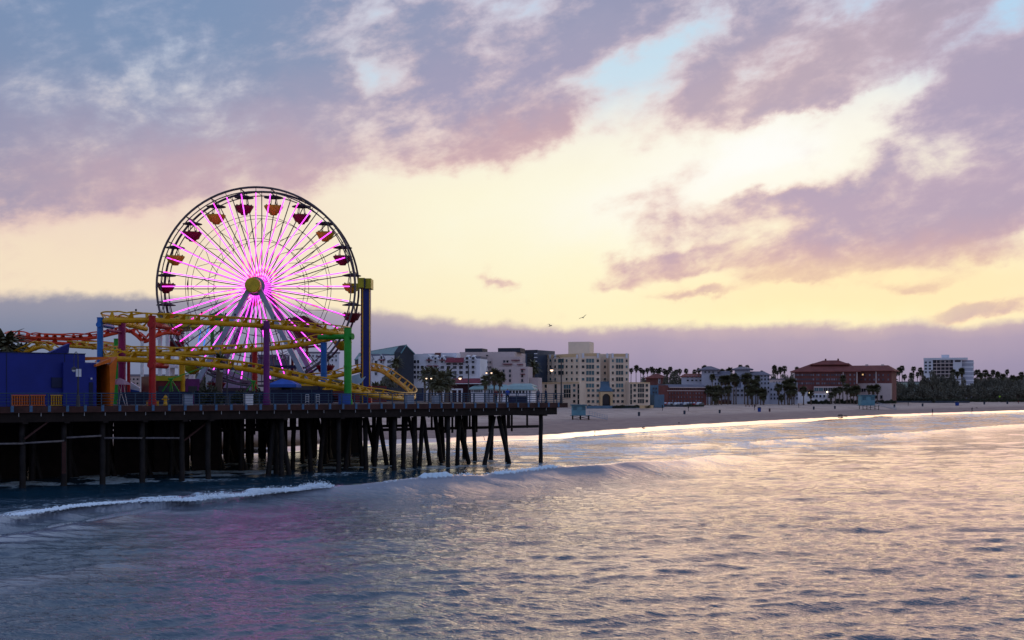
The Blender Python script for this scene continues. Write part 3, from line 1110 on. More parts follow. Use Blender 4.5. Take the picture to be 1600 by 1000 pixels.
# ------------------------------------------------------------------ roller coaster
def spline(pts, n=8):
    P_ = [Vector(p) for p in pts]
    out = []
    for i in range(len(P_) - 1):
        a, b, c, d = P_[max(i - 1, 0)], P_[i], P_[i + 1], P_[min(i + 2, len(P_) - 1)]
        for k in range(n):
            t = k / n
            out.append(0.5 * ((2 * b) + (c - a) * t + (2 * a - 5 * b + 4 * c - d) * t * t + (3 * b - a - 3 * c + d) * t ** 3))
    out.append(P_[-1])
    return out


def track(parent, pts, mt, rs=0.27, gauge=0.52, up=0.62, rr_=0.075, lean=None, n=8, tie=1.6):
    sp_ = spline(pts, n)
    g = G()
    g.tube(sp_, rs, 10)
    L, Rr = [], []
    acc, nxt = 0, 0.4
    for i, p in enumerate(sp_):
        d = (sp_[min(i + 1, len(sp_) - 1)] - sp_[max(i - 1, 0)]).normalized()
        s = d.cross(Vector((0, 0, 1))).normalized()
        u = s.cross(d).normalized()
        if i:
            d2 = (sp_[min(i + 1, len(sp_) - 1)] - sp_[i])
        b = 0.0
        if 2 <= i < len(sp_) - 2:
            da = (sp_[i] - sp_[i - 2]).normalized()
            db = (sp_[i + 2] - sp_[i]).normalized()
            b = max(-0.9, min(0.9, da.cross(db).z * 3.0))
        uu = (u * math.cos(b) - s * math.sin(b))
        ss = (s * math.cos(b) + u * math.sin(b))
        L.append(p + uu * up - ss * gauge)
        Rr.append(p + uu * up + ss * gauge)
        if i: acc += (p - sp_[i - 1]).length
        if acc >= nxt:
            nxt += tie
            for q in (L[-1], Rr[-1]):
                a0, a1 = p - d * 0.32 + uu * 0.1, p + d * 0.32 + uu * 0.1
                g.extr([a0, a1, q + d * 0.07, q - d * 0.07], ss * 0.07)
    acc, nxt = 0, 3.0
    for i in range(1, len(sp_)):
        dd_ = sp_[i] - sp_[i - 1]
        acc += dd_.length
        if acc >= nxt:
            nxt += 6.0
            e = dd_.normalized()
            g.tube([sp_[i] - e * .06, sp_[i] + e * .06], rs * 1.22, 10)
    o = part('track', g, mt, parent, smooth=False)
    for q in (L, Rr):
        h = G()
        h.tube(q, rr_, 6)
        part('running_rail', h, mt, o)
    return sp_


co = thing('roller_coaster', 'bright yellow tubular roller coaster track winding in front of the wheel', 'roller coaster', pp(20, 8))
main = [W(228, 514, 119), W(200, 507, 115), W(175, 503.5, 110), W(163, 502, 106.5), W(172, 500.5, 104.8), W(200, 500.5, 105.4), W(238, 500.5, 107),
        W(300, 503, 109.6), W(360, 506, 112.2), (W(416, 509.5, 114.8)), W(470, 514.5, 117.2), W(515, 519.5, 120), W(534, 521, 123), W(540, 521.5, 128), W(534, 524, 132.5),
        W(505, 532, 133.5), W(460, 540, 131), W(416, 545, 128.5), W(350, 549.5, 125), W(300, 552, 122), W(240, 553, 118.5), W(195, 553, 114.5), W(170, 555, 110.5), W(163, 558, 107),
        W(172, 560.5, 104.9), W(200, 561.5, 105.6), W(240, 563.5, 107), W(300, 567.5, 109.6), W(360, 573.5, 112.3), W(416, 582, 115), W(470, 594, 117.4), W(525, 604.5, 120),
        W(560, 613, 122.5), W(600, 620, 126), W(632, 623.5, 131), W(647, 620.5, 136), W(640, 611, 140), W(618, 594, 144), W(595, 579.5, 147), W(572, 577, 150), W(545, 583, 151), W(515, 589, 150), W(480, 592, 149)]
msp = track(co, main, c_yel)
for px in (212, 318, 340, 352, 366, 378, 392, 405, 430, 448, 465, 505):
    bp_ = min(msp[20:130], key=lambda p: abs(800 + p.x / p.y * F - px) + (0 if p.y < 122 else 900))
    g = G()
    g.tube([bp_ + Vector((0, 0, .62)), bp_ + Vector((0, 0, .86))], .035, 5)
    g.lathe(tuple(bp_ + Vector((0, 0, .84))), [(.02, .22), (.10, .14), (.08, 0), (.02, 0)], 8)
    part('track_lamp', g, c_dk, co)
# second loop at the back left, yellow hump and low straight
track(co, [W(30, 556, 118), W(45, 549, 117), W(58, 543.5, 116), W(68, 542, 115.5), W(78, 546, 115), W(90, 556, 114.5)], c_yel, 0.2, 0.5, 0.5, 0.07)
track(co, [W(110, 541, 126), W(150, 543.5, 124), W(185, 547, 121), W(205, 552, 119)], c_yel, 0.2, 0.5, 0.55, 0.07)
track(co, [W(505, 609, 128), W(540, 609, 130), W(562, 611, 131), W(572, 618, 131), W(590, 622, 131)], c_yel, 0.16, 0.4, 0.5, 0.07)
ot = [W(25, 531, 124), W(14, 529.5, 127), W(22, 527.5, 131), W(60, 528.5, 133), W(110, 529.5, 135), W(150, 527, 136), W(178, 521, 137), W(200, 517, 138), (W(212, 523, 138)), W(224, 533, 138), W(233, 531, 138), W(246, 524, 138), W(262, 520, 139), W(280, 522, 141)]
track(co, ot, c_ored, 0.22, 0.5, 0.5, 0.08, tie=1.0)
track(co, [W(25, 531, 124), W(60, 534.5, 125), W(100, 537, 126), W(130, 538.5, 127), W(160, 541, 128), W(195, 545, 129)], c_ored, 0.2, 0.5, 0.5, 0.07)


def column(px, ytop, d, wpx, mt, arms=(), name='support_column', parent=co, base=None):
    r_ = wpx / 2 / F * d
    x = xat(px, d)
    g = G()
    g.tube([(x, d, DZ), (x, d, zat(ytop, d))], r_, 16)
    g.tube([(x, d, DZ), (x, d, DZ + 0.5)], r_ * 1.25, 16)
    zz_ = (DZ + zat(ytop, d)) / 2
    g.tube([(x, d, zz_ - .08), (x, d, zz_ + .08)], r_ * 1.13, 16)
    g.tube([(x, d, zat(ytop, d)), (x, d, zat(ytop, d) + .06)], r_ * 1.1, 16)
    o = part(name, g, mt, parent)
    for (x2, y2, d2, rpx) in arms:
        h = G()
        q = W(x2, y2, d2)
        z = q.z
        dr = (Vector((q.x, q.y, z)) - Vector((x, d, z))).normalized()
        h.tube([Vector((x, d, z)) - dr * (r_ * 1.5), q], rpx / 2 / F * d, 12)
        h.tube([Vector((x, d, z)) - dr * (r_ * 1.55), Vector((x, d, z)) - dr * (r_ * 1.35)], rpx / 2 / F * d * 1.25, 12)
        part('arm', h, mt, o)
    return o


column(156.5, 497, 105.5, 9.5, c_blue, [(176, 511, 109, 7)])
column(190.5, 501, 112.5, 11.5, c_mag, [(168, 516, 109, 4.5)])
column(238.0, 494.5, 105.2, 10.5, c_red, [(260, 511, 109, 9), (260, 572, 109, 9)])
column(416.5, 502.5, 113.2, 9.8, c_pur, [(409, 513, 116, 7)])
column(543.5, 513, 119.6, 12, c_grn, [(498, 527, 121, 8)])
column(284.5, 556, 122, 9, c_yel)
column(506.0, 536, 133, 10, c_blue)
column(398.0, 548, 130, 8.5, c_red)
column(182.0, 530, 120, 8, c_grn)
column(201.0, 566, 112, 5, c_red)
for x, yt, d in ((164, 542, 134), (222, 534, 137), (250, 522, 140), (262, 524, 143)): column(x, yt, d, 5 if x < 240 else 6.5, c_wht)

# ------------------------------------------------------------------ drop tower
dt = thing('drop_tower', 'slim navy drop tower with a mustard yellow cap beside the wheel', 'drop tower', (xat(571, 136), 136, DZ))
d = 136
g = G()
x0, x1, xe = xat(566.8, d), xat(577.5, d), xat(563.3, d)
zt = zat(450, d)
g.box(x0, x1, d, d + 1.4, DZ, zt)
part('tower_shaft', g, mat('tower_navy', (0.012, 0.022, 0.16), 0.5, 0.2, 0.4), dt)
g = G()
g.box(xe, x0 - 0.003, d + 0.2, d + 1.3, DZ, zt)
for k in range(26):
    z = DZ + 1 + k * 0.48
    if z < zt - 0.6: g.extr([(xe - 0.015, d + 0.3, z), (xe - 0.015, d + 1.2, z + 0.32), (xe - 0.015, d + 1.2, z + 0.5)], (-0.02, 0, 0), 1)
    if z < zt - 0.6: g.extr([(xe + 0.02, d + 0.19, z), (x0 - 0.03, d + 0.19, z + 0.14), (xe + 0.02, d + 0.19, z + 0.34)], (0, -0.02, 0), 1)
part('tower_side_panel', g, [mat('tower_purple', (0.05, 0.012, 0.05), 0.5, 0.2, 1.0), mat('flame_red', (0.24, 0.04, 0.02), 0.5, 0.2, 1.0)], dt)
g = G()
g.bar((x0, d - 0.05, DZ), (x0, d - 0.05, zt), 0.1)
g.bar((x1, d - 0.05, DZ), (x1, d - 0.05, zt), 0.1)
part('edge_trim', g, c_yel, dt)
g = G()
g.box(xat(560.5, d), xat(571, d), d - 0.7, d + 1.9, zt, zat(435, d))
g.box(xat(571, d) + 0.003, xat(580.5, d), d - 0.5, d + 1.9, zat(451, d), zat(435.5, d))
g.box(xat(571, d) - 0.1, xat(571, d) + 0.1, d - 0.74, d - 0.68, zt, zat(436, d), 1)
part('tower_cap', g, [c_must, c_dk], dt)
g = G()
g.box(xat(576, d), xat(580, d), d - 0.3, d + 1.0, DZ, zat(603, d))
part('seat_stack', g, c_red, dt)

# ------------------------------------------------------------------ things on the deck


def wz(w, px): return t_at(px, w)


def D_at(px, w): return pp(t_at(px, w), w).y


# cobalt arcade building with an orange portal
arc = thing('arcade_building', 'plain cobalt blue arcade building at the end of the pier deck', 'building', pp(t_at(60, 8), 8))
g = G()
ta, tb, tcx = -16, t_at(133, 3.4), t_at(149.5, 3.2)
zt = zat(552.5, D_at(80, 3.4))
pbox(g, ta, tb, 3.4, 14, DZ, zt)
pbox(g, tb - 2, tcx, 3.0, 10, DZ, zat(567, D_at(142, 3.2)))
part('wall', g, c_cob, arc)
for t in np.arange(ta + 3, tb - 1, 4.8):
    g = G(); pbox(g, float(t), float(t) + .05, 3.37, 3.397, DZ, zt - .02); part('panel_seam', g, c_navy, arc)
g = G(); pbox(g, t_at(139, 3.0), t_at(145, 3.0), 2.94, 2.997, DZ, DZ + 2.1); part('door', g, c_navy, arc)
g = G(); pbox(g, t_at(141, 3.0), t_at(143, 3.0), 2.8, 2.997, DZ + 2.35, DZ + 2.5); part('wall_light', g, c_wht, arc)
g = G(); pbox(g, t_at(80, 3.4), t_at(118, 3.4), 3.25, 3.397, DZ + 1.62, DZ + 2.5); part('awning_box', g, c_navy, arc)
g = G()
pbox(g, ta - 0.1, tb + 0.05, 3.34, 14.1, zt + 0.003, zt + 0.07)
part('roof_edge', g, c_navy, arc)
g = G()
q = [W(76, 551.5, 106), W(107.5, 551.5, 108), W(109, 536.5, 108)]
g.extr(q, PN * 0.9)
part('roof_fin', g, c_cob, arc)
g = G()
pbox(g, tb, t_at(172, 4.0), 3.2, 9, zat(568, 101), zat(565.5, 101))
part('portal_roof', g, c_wht, arc)
g = G()
d0, d1 = D_at(176, 2.4), D_at(182, 2.4)
w0 = 2.4
q = [W(171, 571, d0), W(183.5, 557, d1), W(176.5, 636, d0), W(172.5, 636, d0)]
g.extr(q, PN * 5.0)
q = [W(149.8, 569.5, D_at(150, w0)), W(149.8, 572.8, D_at(150, w0)), W(173, 566, d0), W(173, 560, d0)]
g.extr(q, PN * 0.5)
q = [W(134, 557, D_at(134, 4.5)), W(134, 563, D_at(134, 4.5)), W(178, 560.5, d0), W(181, 557, d0)]
g.extr([p + PN * 1.8 for p in q], PN * 0.5)
part('orange_portal', g, c_ora, arc)
g = G()
pbox(g, tcx + 0.02, t_at(176, 7), 7.0, 7.2, DZ, zat(566, 106))
part('portal_back_wall', g, c_ora, arc)
for (x0, x1, y0, mt, lb) in [(18, 70, 618.5, c_ora, 'orange slatted serving shutter'), (79.5, 118, 618.5, c_yel, 'yellow slatted serving shutter')]:
    g = G()
    t0, t1 = t_at(x0, 3.3), t_at(x1, 3.3)
    z1 = zat(y0, D_at(x0, 3.3))
    k = t0
    while k < t1:
        pbox(g, k, k + 0.09, 3.24, 3.3, DZ + 0.15, z1)
        k += 0.2
    pbox(g, t0 - .05, t1 + .05, 3.2, 3.32, z1 + 0.003, z1 + 0.09)
    pbox(g, t0 - .05, t1 + .05, 3.2, 3.32, DZ + 0.05, DZ + 0.147)
    pbox(g, t0, t1, 3.33, 3.39, DZ + 0.15, z1, 1)
    part('shutter', g, [mt, c_mar], arc, label=lb)
g = G()
pbox(g, t_at(101, 3.1), t_at(107, 3.1), 3.12, 3.16, zat(626, 97), zat(620.5, 97))
part('notice', g, c_wht, arc)


def gooseneck(px, ytop, d, side, drop, label, h0=DZ, name='street_lamp', arm=0.7, glow=True, group=None):
    x = xat(px, d)
    zt_ = zat(ytop, d)
    o = thing(name, label, 'lamp post', (x, d, h0), group)
    g = G()
    g.tube([(x, d, h0), (x, d, h0 + 0.25), (x, d, h0 + 0.9), (x, d, h0 + 1.0), (x, d, zt_)], [0.2, 0.17, 0.14, 0.085, 0.06], 8)
    part('post', g, c_dk, o)
    for s in ((side,) if side else (-1, 1)):
        g = G()
        pts = [(x + s * arm * (1 - math.cos(a)) / 2 * 1.0, d, zt_ - 0.4 + 0.75 * math.sin(a)) for a in np.linspace(0, math.pi, 9)]
        pts.append((x + s * arm, d, zt_ - 0.4 - drop))
        g.tube(pts, 0.03, 6)
        p = part('arm', g, c_dk, o)
        h = G()
        zl = zt_ - 0.4 - drop
        h.lathe((x + s * arm, d, zl), [(0.02, 0.05), (0.16, -0.02), (0.24, -0.2), (0.22, -0.22)], 10)
        part('lamp_hood', h, c_dk, p)
        h = G()
        h.lathe((x + s * arm, d, zl), [(0.19, -0.2), (0.15, -0.36), (0.02, -0.44)], 10)
        part('lamp_globe', h, c_lampg if glow else c_wht, p)
    return o


gooseneck(122, 556, 97.2, -1, 0.55, 'dark lamp post with two banners in front of the cobalt building', arm=0.35, glow=False)
bn = thing('banner', 'narrow white banner pair hung on the lamp post by the cobalt building', 'banner', (xat(121, 97), 97.1, DZ + 2.5))
g = G()
for x in (119.8, 124.4): g.box(xat(x, 97) - .1, xat(x, 97) + .1, 97.09, 97.12, zat(588.5, 97), zat(576.5, 97))
part('banner_cloth', g, c_wht, bn)
gooseneck(877, 561, 131.5, -1, 0.6, 'lamp post with curved arm standing on the outer corner of the pier', arm=1.1)
gooseneck(355, 562, 112, 0, 0.4, 'double armed lamp post in front of the wheel', arm=0.55, glow=False)
gooseneck(732, 570, 150, -1, 1.1, 'thick dark lamp post by the burgundy roof', arm=1.1)
for px, yt, d, lb in [(670, 584, 240, 'lit double lamp in front of the big palm clump'), (574, 588, 235, 'lit double lamp beside the drop tower foot'), (764, 575, 230, 'lit double lamp among the three fan palms')]:
    gooseneck(px, yt, d, 0, 0.3, lb, h0=SANDZ, arm=0.5)

# navy screens behind the railing
for (x0, x1, w, h, lb) in [(186, 236, 10, 1.25, 'navy screen fence behind the pink parasol'), (244, 300, 11, 1.3, 'navy screen fence behind the yellow hydrant'), (304, 412, 12, 1.35, 'long navy screen fence under the planter bushes'), (422, 520, 9, 1.5, 'navy screen fence under the blue canopy tent')]:
    o = thing('screen_fence', lb, 'fence', pp(t_at(x0, w), w), 'navy screen fences on the pier')
    g = G()
    pbox(g, t_at(x0, w), t_at(x1, w), w, w + 0.06, DZ + 0.05, DZ + h)
    part('panel', g, c_navy, o)
    k = t_at(x0, w)
    while k < t_at(x1, w) + 0.1:
        g = G(); pbox(g, k - .04, k + .04, w - .063, w - 0.003, DZ, DZ + h + 0.05)
        part('post', g, c_rail, o)
        k += 2.4

# carnival booths
def booth(px0, px1, w, dp, ytop, mt, label, cat, trim=None, ytrim=None, name='game_booth'):
    t0, t1 = t_at(px0, w), t_at(px1, w)
    d = D_at((px0 + px1) / 2, w)
    o = thing(name, label, cat, pp((t0 + t1) / 2, w))
    g = G(); pbox(g, t0, t1, w, w + dp, DZ, zat(ytop, d))
    part('wall', g, mt, o)
    if trim is not None:
        g = G(); pbox(g, t0 - .1, t1 + .1, w - 0.12, w - .003, zat(ytop + ytrim, d), zat(ytop, d) + .05)
        part('sign_band', g, trim, o)
    g = G(); pbox(g, t0 + .3, t1 - .3, w - .03, w - .003, DZ + 1.0, DZ + 1.9)
    part('counter_opening', g, c_dk, o)
    return o


booth(243, 282, 17, 4, 588, c_mar, 'maroon game booth with a yellow sign band left of the yellow column', 'booth', c_must, 7)
booth(290, 312, 18, 3, 592, c_pur, 'small purple game booth beside the yellow column', 'booth')
booth(186, 203, 22, 3, 596, c_mar, 'dark red booth behind the pink parasol', 'booth')
booth(470, 512, 16, 4, 600, c_yel, 'low yellow ride station under the descending track', 'ride station')
booth(440, 500, 15, 3, 603, c_navy, 'dark navy stall beneath the blue canopy tent', 'stall')
booth(556, 604, 30, 6, 603, c_mar, 'long maroon shed behind the loop of track', 'shed')
booth(606, 662, 40, 6, 606, c_navy, 'dark navy shed right of the track loop', 'shed')
booth(345, 392, 50, 5, 575, c_gry, 'grey ticket kiosk behind the wheel legs', 'kiosk')
# sign behind the wheel with what can be read of it
sg = thing('sign_board', 'grey sign board with pale letters behind the purple column', 'sign', (xat(424, 170), 170, zat(570, 170)))
g = G()
g.box(xat(390, 170), xat(452, 170), 170, 170.3, zat(571, 170), zat(554, 170))
for x in (392, 421, 450): g.box(xat(x, 170) - .12, xat(x, 170) + .12, 170.05, 170.25, DZ, zat(571, 170) - .003)
part('board', g, mat('sign_slate', (0.10, 0.12, 0.16), 0.6, 0.2, 0.8), sg)
for txt, px in (('A', 402), ('DAY', 441.5)):
    cu = bpy.data.curves.new('sign_letters', 'FONT')
    cu.body = txt
    cu.size = 0.95
    cu.align_x = 'CENTER'
    cu.extrude = 0.03
    to = bpy.data.objects.new('tmp', cu)
    COL.objects.link(to)
    bpy.context.view_layer.update()
    me = bpy.data.meshes.new_from_object(to.evaluated_get(bpy.context.evaluated_depsgraph_get()))
    bpy.data.objects.remove(to)
    me.materials.clear(); me.materials.append(c_wht)
    o = link('lettering', me, sg, Vector((xat(px, 170), 169.94, zat(562, 170))) - sg.location)
    o.rotation_euler = (R(90), 0, 0)

# dark red swinging-ship shelter behind the wheel
sh = thing('ride_pavilion', 'dark red gabled ride pavilion roof behind the right side of the wheel', 'pavilion', (xat(486, 172), 172, DZ))
g = G()
d = 172
ap, bl, br = W(475, 493, d), W(446, 498, d), W(522, 527, d)
pts = [W(446, 498, d), W(475, 493, d), W(524, 524, d), W(508, 530, d), W(452, 527, d)]
g.extr(pts, (0, 6, 0))
part('roof', g, c_mar, sh)
g = G()
for x in (455, 478, 505): g.bar((xat(x, d), d + 1, DZ), (xat(x, d), d + 1, zat(524, d)), 0.35)
g.bar(W(455, 545, d + 1), W(505, 540, d + 1), 0.3)
part('frame', g, c_mar, sh)
# green drop ride and white swing ride behind the wheel's left side
rt = thing('ride_mast', 'green lattice ride mast with blue light strips behind the wheel', 'ride', (xat(336, 175), 175, DZ))
d = 175
g = G()
for x in (331.5, 346): g.tube([(xat(x, d), d, DZ), (xat(x, d), d, zat(492, d))], 0.28, 8)
for k in range(9):
    z = DZ + 1 + k * 1.25
    g.bar((xat(331.5, d), d, z), (xat(346, d), d, z + 1.2), 0.1)
    g.bar((xat(346, d), d, z), (xat(331.5, d), d, z + 1.2), 0.1)
g.lathe((xat(339, d), d, zat(497, d)), [(0.02, .9), (1.2, .5), (1.3, -.3), (0.4, -.6), (.02, -.7)], 12)
part('mast', g, c_grn, rt)
for x, y0, y1 in ((310, 556, 515), (322, 540, 510)):
    g = G()
    g.bar(W(x - 4, y0, d - 2), W(x + 4, y1, d - 2), 0.14)
    part('blue_light_strip', g, mat('blue_led', (0.02, 0.04, 0.1), 0.4, 0, emit=(0.02, 0.25, 1.0), es=0.9), rt)
sw = thing('swing_ride', 'white swing ride with a round mustard topped platform behind the roller coaster', 'ride', (xat(270, 170), 170, DZ))
d = 170
cx = xat(283, d)
g = G()
g.lathe((cx, d, zat(512, d)), [(0.02, 1.9), (1.3, 1.7), (2.6, 0.6), (2.9, 0.0), (2.4, -.3), (.5, -.6), (.02, -.6)], 20)
part('top_platform', g, c_must, sw)
g = G()
g.tube([(cx, d, DZ), (cx, d, zat(512, d) - 0.6)], 0.45, 12)
for k in range(8):
    a = k * math.pi / 4
    g.tube([(cx + 2.7 * math.cos(a), d + 2.7 * math.sin(a), zat(512, d)), (cx + 3.3 * math.cos(a), d + 3.3 * math.sin(a), zat(528, d))], 0.05, 4)
    g.box(cx + 3.3 * math.cos(a) - .25, cx + 3.3 * math.cos(a) + .25, d + 3.3 * math.sin(a) - .2, d + 3.3 * math.sin(a) + .2, zat(531, d), zat(527, d))
part('column_and_seats', g, c_wht, sw)
g = G()
for x in (268, 300): g.tube([(xat(x, 178), 178, DZ), (xat(x, 178), 178, zat(545, 178))], 0.5, 12)
g.box(xat(262, 178), xat(306, 178), 176, 180, zat(575, 178), zat(571, 178))
part('loading_deck', g, c_wht, sw)

# parasol, canopy tent, hydrant, utility boxes, tripods, planters
pa = thing('parasol', 'faded pink parasol on crossed white legs beside the orange portal', 'parasol', (xat(191, 106), 106, DZ))
d = 106
g = G()
g.lathe((xat(187, d), d, zat(601, d)), [(0.03, .62), (.5, .42), (1.0, .1), (1.05, 0.0), (.98, .06), (.03, .5)], 8)
part('canopy', g, mat('faded_pink', (0.42, 0.26, 0.34), 0.8, 0.15, 2.0), pa)
g = G()
for a, b in ((185, 196), (190, 186), (193, 199)): g.tube([W(a, 601, d), W(b, 634, d)], 0.03, 6)
part('leg', g, c_wht, pa)
te = thing('canopy_tent', 'blue pop up canopy tent right of the purple column', 'tent', (xat(440, 124), 124, DZ))
d = 124
g = G()
x0, x1, xm = xat(418, d), xat(463, d), xat(440, d)
ze, za = zat(600.5, d), zat(589.5, d)
g.add([(x0, d, ze), (x1, d, ze), (x1, d + 3, ze), (x0, d + 3, ze), (xm, d + 1.5, za)], [(0, 1, 4), (1, 2, 4), (2, 3, 4), (3, 0, 4), (3, 2, 1, 0)])
for (a, b) in (((x0, d), (x1, d)), ((x1, d), (x1, d + 3)), ((x0, d), (x0, d + 3))):
    g.quad((a[0], a[1], ze - .004), (b[0], b[1], ze - .004), (b[0], b[1], ze - .32), (a[0], a[1], ze - .32))
part('canopy', g, mat('tent_blue', (0.03, 0.10, 0.42), 0.7, 0.15, 1.0), te)
g = G()
for x in (x0 + .05, x1 - .05):
    for y in (d + .05, d + 2.95): g.tube([(x, y, DZ), (x, y, ze - .33)], 0.03, 6)
part('leg_frame', g, c_dk, te)
hy = thing('fire_hydrant', 'yellow fire hydrant behind the railing', 'hydrant', (xat(258.5, 105), 105, DZ))
g = G()
g.lathe((xat(258.5, 105), 105, DZ), [(0.02, .98), (.09, .95), (.16, .82), (.2, .76), (.16, .72), (.15, .2), (.22, .16), (.22, 0), (.02, 0)], 12)
g.tube([(xat(258.5, 105) - .3, 105, DZ + .6), (xat(258.5, 105) + .3, 105, DZ + .6)], 0.08, 8)
part('hydrant_body', g, c_yel, hy, smooth=True)
for px, w, mt, sz, lb in [(240, 3.6, c_yel, (1.0, .5, .38), 'low yellow wheel stop at the foot of the red column'), (295, 3, c_gry, (.8, .5, .95), 'pale grey utility cabinet right of the yellow hydrant'), (390, 3, c_wht, (.75, .5, .98), 'white utility cabinet left of the purple column'),
                          (542, 3.5, mat('box_blue', (0.02, 0.07, 0.30), 0.5, 0.2, 1), (.95, .9, 1.0), 'blue base box round the foot of the green column'), (642, 4, c_gry, (.85, .6, .95), 'grey utility cabinet below the track loop'), (684, 4, c_gry, (.8, .6, .8), 'grey utility cabinet right of the track loop'),
                          (812, 6, c_navy, (2.4, .6, .75), 'long dark bench box behind the blue shirted person')]:
    o = thing('utility_cabinet' if sz[0] < 1 else 'deck_box', lb, 'cabinet' if sz[0] < 1 else 'box', pp(t_at(px, w), w))
    g = G()
    t = t_at(px, w)
    pbox(g, t - sz[0] / 2, t + sz[0] / 2, w, w + sz[1], DZ + .002, DZ + sz[2])
    part('case', g, mt, o)
    g = G()
    pbox(g, t - sz[0] / 2 - .03, t + sz[0] / 2 + .03, w - .03, w + sz[1] + .03, DZ + sz[2] + .003, DZ + sz[2] + .06)
    part('lid', g, mt, o)
for px, lb in [(480, 'left chrome turnstile frame behind the railing'), (496.5, 'right chrome turnstile frame behind the railing')]:
    d = D_at(px, 2.5)
    o = thing('turnstile', lb, 'turnstile', (xat(px, d), d, DZ), 'chrome turnstiles')
    g = G()
    x = xat(px, d)
    for s in (-.16, .16): g.tube([(x + s, d, DZ), (x + s, d, DZ + 1.0)], 0.035, 6)
    for z in (.12, .34, .56, .78, 1.0): g.tube([(x - .16, d, DZ + z), (x + .16, d, DZ + z)], 0.04, 6)
    part('chrome_frame', g, c_bolt, o)
for px, yt, w, lb in [(267, 592, 12, 'green tripod ride stand left of the yellow column'), (396, 596, 13, 'green tripod ride stand left of the purple column')]:
    d = D_at(px, w)
    o = thing('ride_tripod', lb, 'ride stand', (xat(px, d), d, DZ), 'green tripod stands')
    g = G()
    ap = W(px, yt, d)
    for a, b in ((-1.7, 0), (1.6, .2), (-.2, .1), (.25, .3)): g.bar((ap.x + a, d + b, DZ), ap, 0.09)
    part('tripod_leg', g, c_grn, o)
    g = G()
    if px < 300: g.bar(ap, W(318, 574, d + 2), 0.1)
    else: g.bar(ap, W(365, 580, d + 2), 0.1)
    g.tube([ap + Vector((-.25, 0, 0)), ap + Vector((.25, 0, 0))], 0.09, 8)
    part('boom', g, c_grn, o)
sk = thing('shark_fin_sign', 'pale blue shark shaped cutout sign beside the drop tower', 'sign', (xat(560, 128), 128, DZ))
g = G()
d = 128
g.extr([W(549.5, 587, d), W(561, 584, d), W(563, 592, d), W(571, 588, d), W(564, 599, d), W(550, 600, d)], (0, .35, 0))
part('cutout', g, mat('pale_blue', (0.30, 0.42, 0.52), 0.5, 0.15, 1.0), sk)
g = G(); g.tube([(xat(562.5, d), d + .5, DZ), (xat(562.5, d), d + .5, zat(583, d))], .1, 8)
part('pole', g, c_dk, sk)
sl2 = thing('slide_mural', 'white and blue painted panel below the magenta column', 'panel', (xat(210, 125), 125, DZ))
g = G(); d = 125
g.extr([W(203, 617, d), W(218, 617, d), W(218, 606, d), W(204, 597, d)], (0, .3, 0))
g.extr([W(203, 617, d - .05), W(218, 617, d - .05), W(218, 611, d - .05), W(203, 608, d - .05)], (0, -.1, 0), 1)
part('painted_board', g, [c_wht, mat('tent_blue', (0.03, 0.10, 0.42))], sl2)
fl = thing('flag', 'small drooping flag on a pole seen through the left of the wheel', 'flag', (xat(291, 150), 150, DZ))
g = G(); d = 165
g.tube([(xat(294, d), d, DZ), (xat(294, d), d, zat(432, d))], 0.045, 6)
part('pole', g, c_dk, fl)
g = G()
n = 8
L_, R_ = [], []
for k in range(n + 1):
    f = k / n
    L_.append(W(293.5 - 2.0 * f - 0.8 * math.sin(f * 5), 436 + 24 * f, d + .2 * math.sin(f * 7)))
    R_.append(W(294 - 0.4 * f, 434 + 10 * f, d))
for k in range(n): g.quad(L_[k], L_[k + 1], R_[k + 1], R_[k])
part('cloth', g, mat('flag_cloth', (0.13, 0.06, 0.10), 0.8, 0.5, 4.0), fl)


# ------------------------------------------------------------------ vegetation
def leaf_mat(name, c, var=0.45):
    mt = bpy.data.materials.new(name)
    mt.use_nodes = True
    nt = mt.node_tree
    CUR[0] = nt
    b = nt.nodes['Principled BSDF']
    b.inputs['Roughness'].default_value = 0.6
    b.inputs['Specular IOR Level'].default_value = 0.25
    ge = nt.nodes.new('ShaderNodeNewGeometry')
    oi = nt.nodes.new('ShaderNodeObjectInfo')
    f = E(ge.outputs['Random Per Island']) * 0.7 + E(oi.outputs['Random']) * 0.3
    c_ = mixc(f, tuple(v * (1 - var) for v in c), tuple(v * (1 + var) for v in c))
    nt.links.new(c_.k, b.inputs['Base Color'])
    return mt


m_palm = leaf_mat('palm_frond', (0.105, 0.10, 0.055))
m_skirt = leaf_mat('dead_frond', (0.12, 0.085, 0.05))
m_leaf = leaf_mat('tree_leaf', (0.12, 0.112, 0.085))  # leaf colour lifted to stand in for haze over the far trees
m_bush = leaf_mat('bush_leaf', (0.045, 0.05, 0.03))


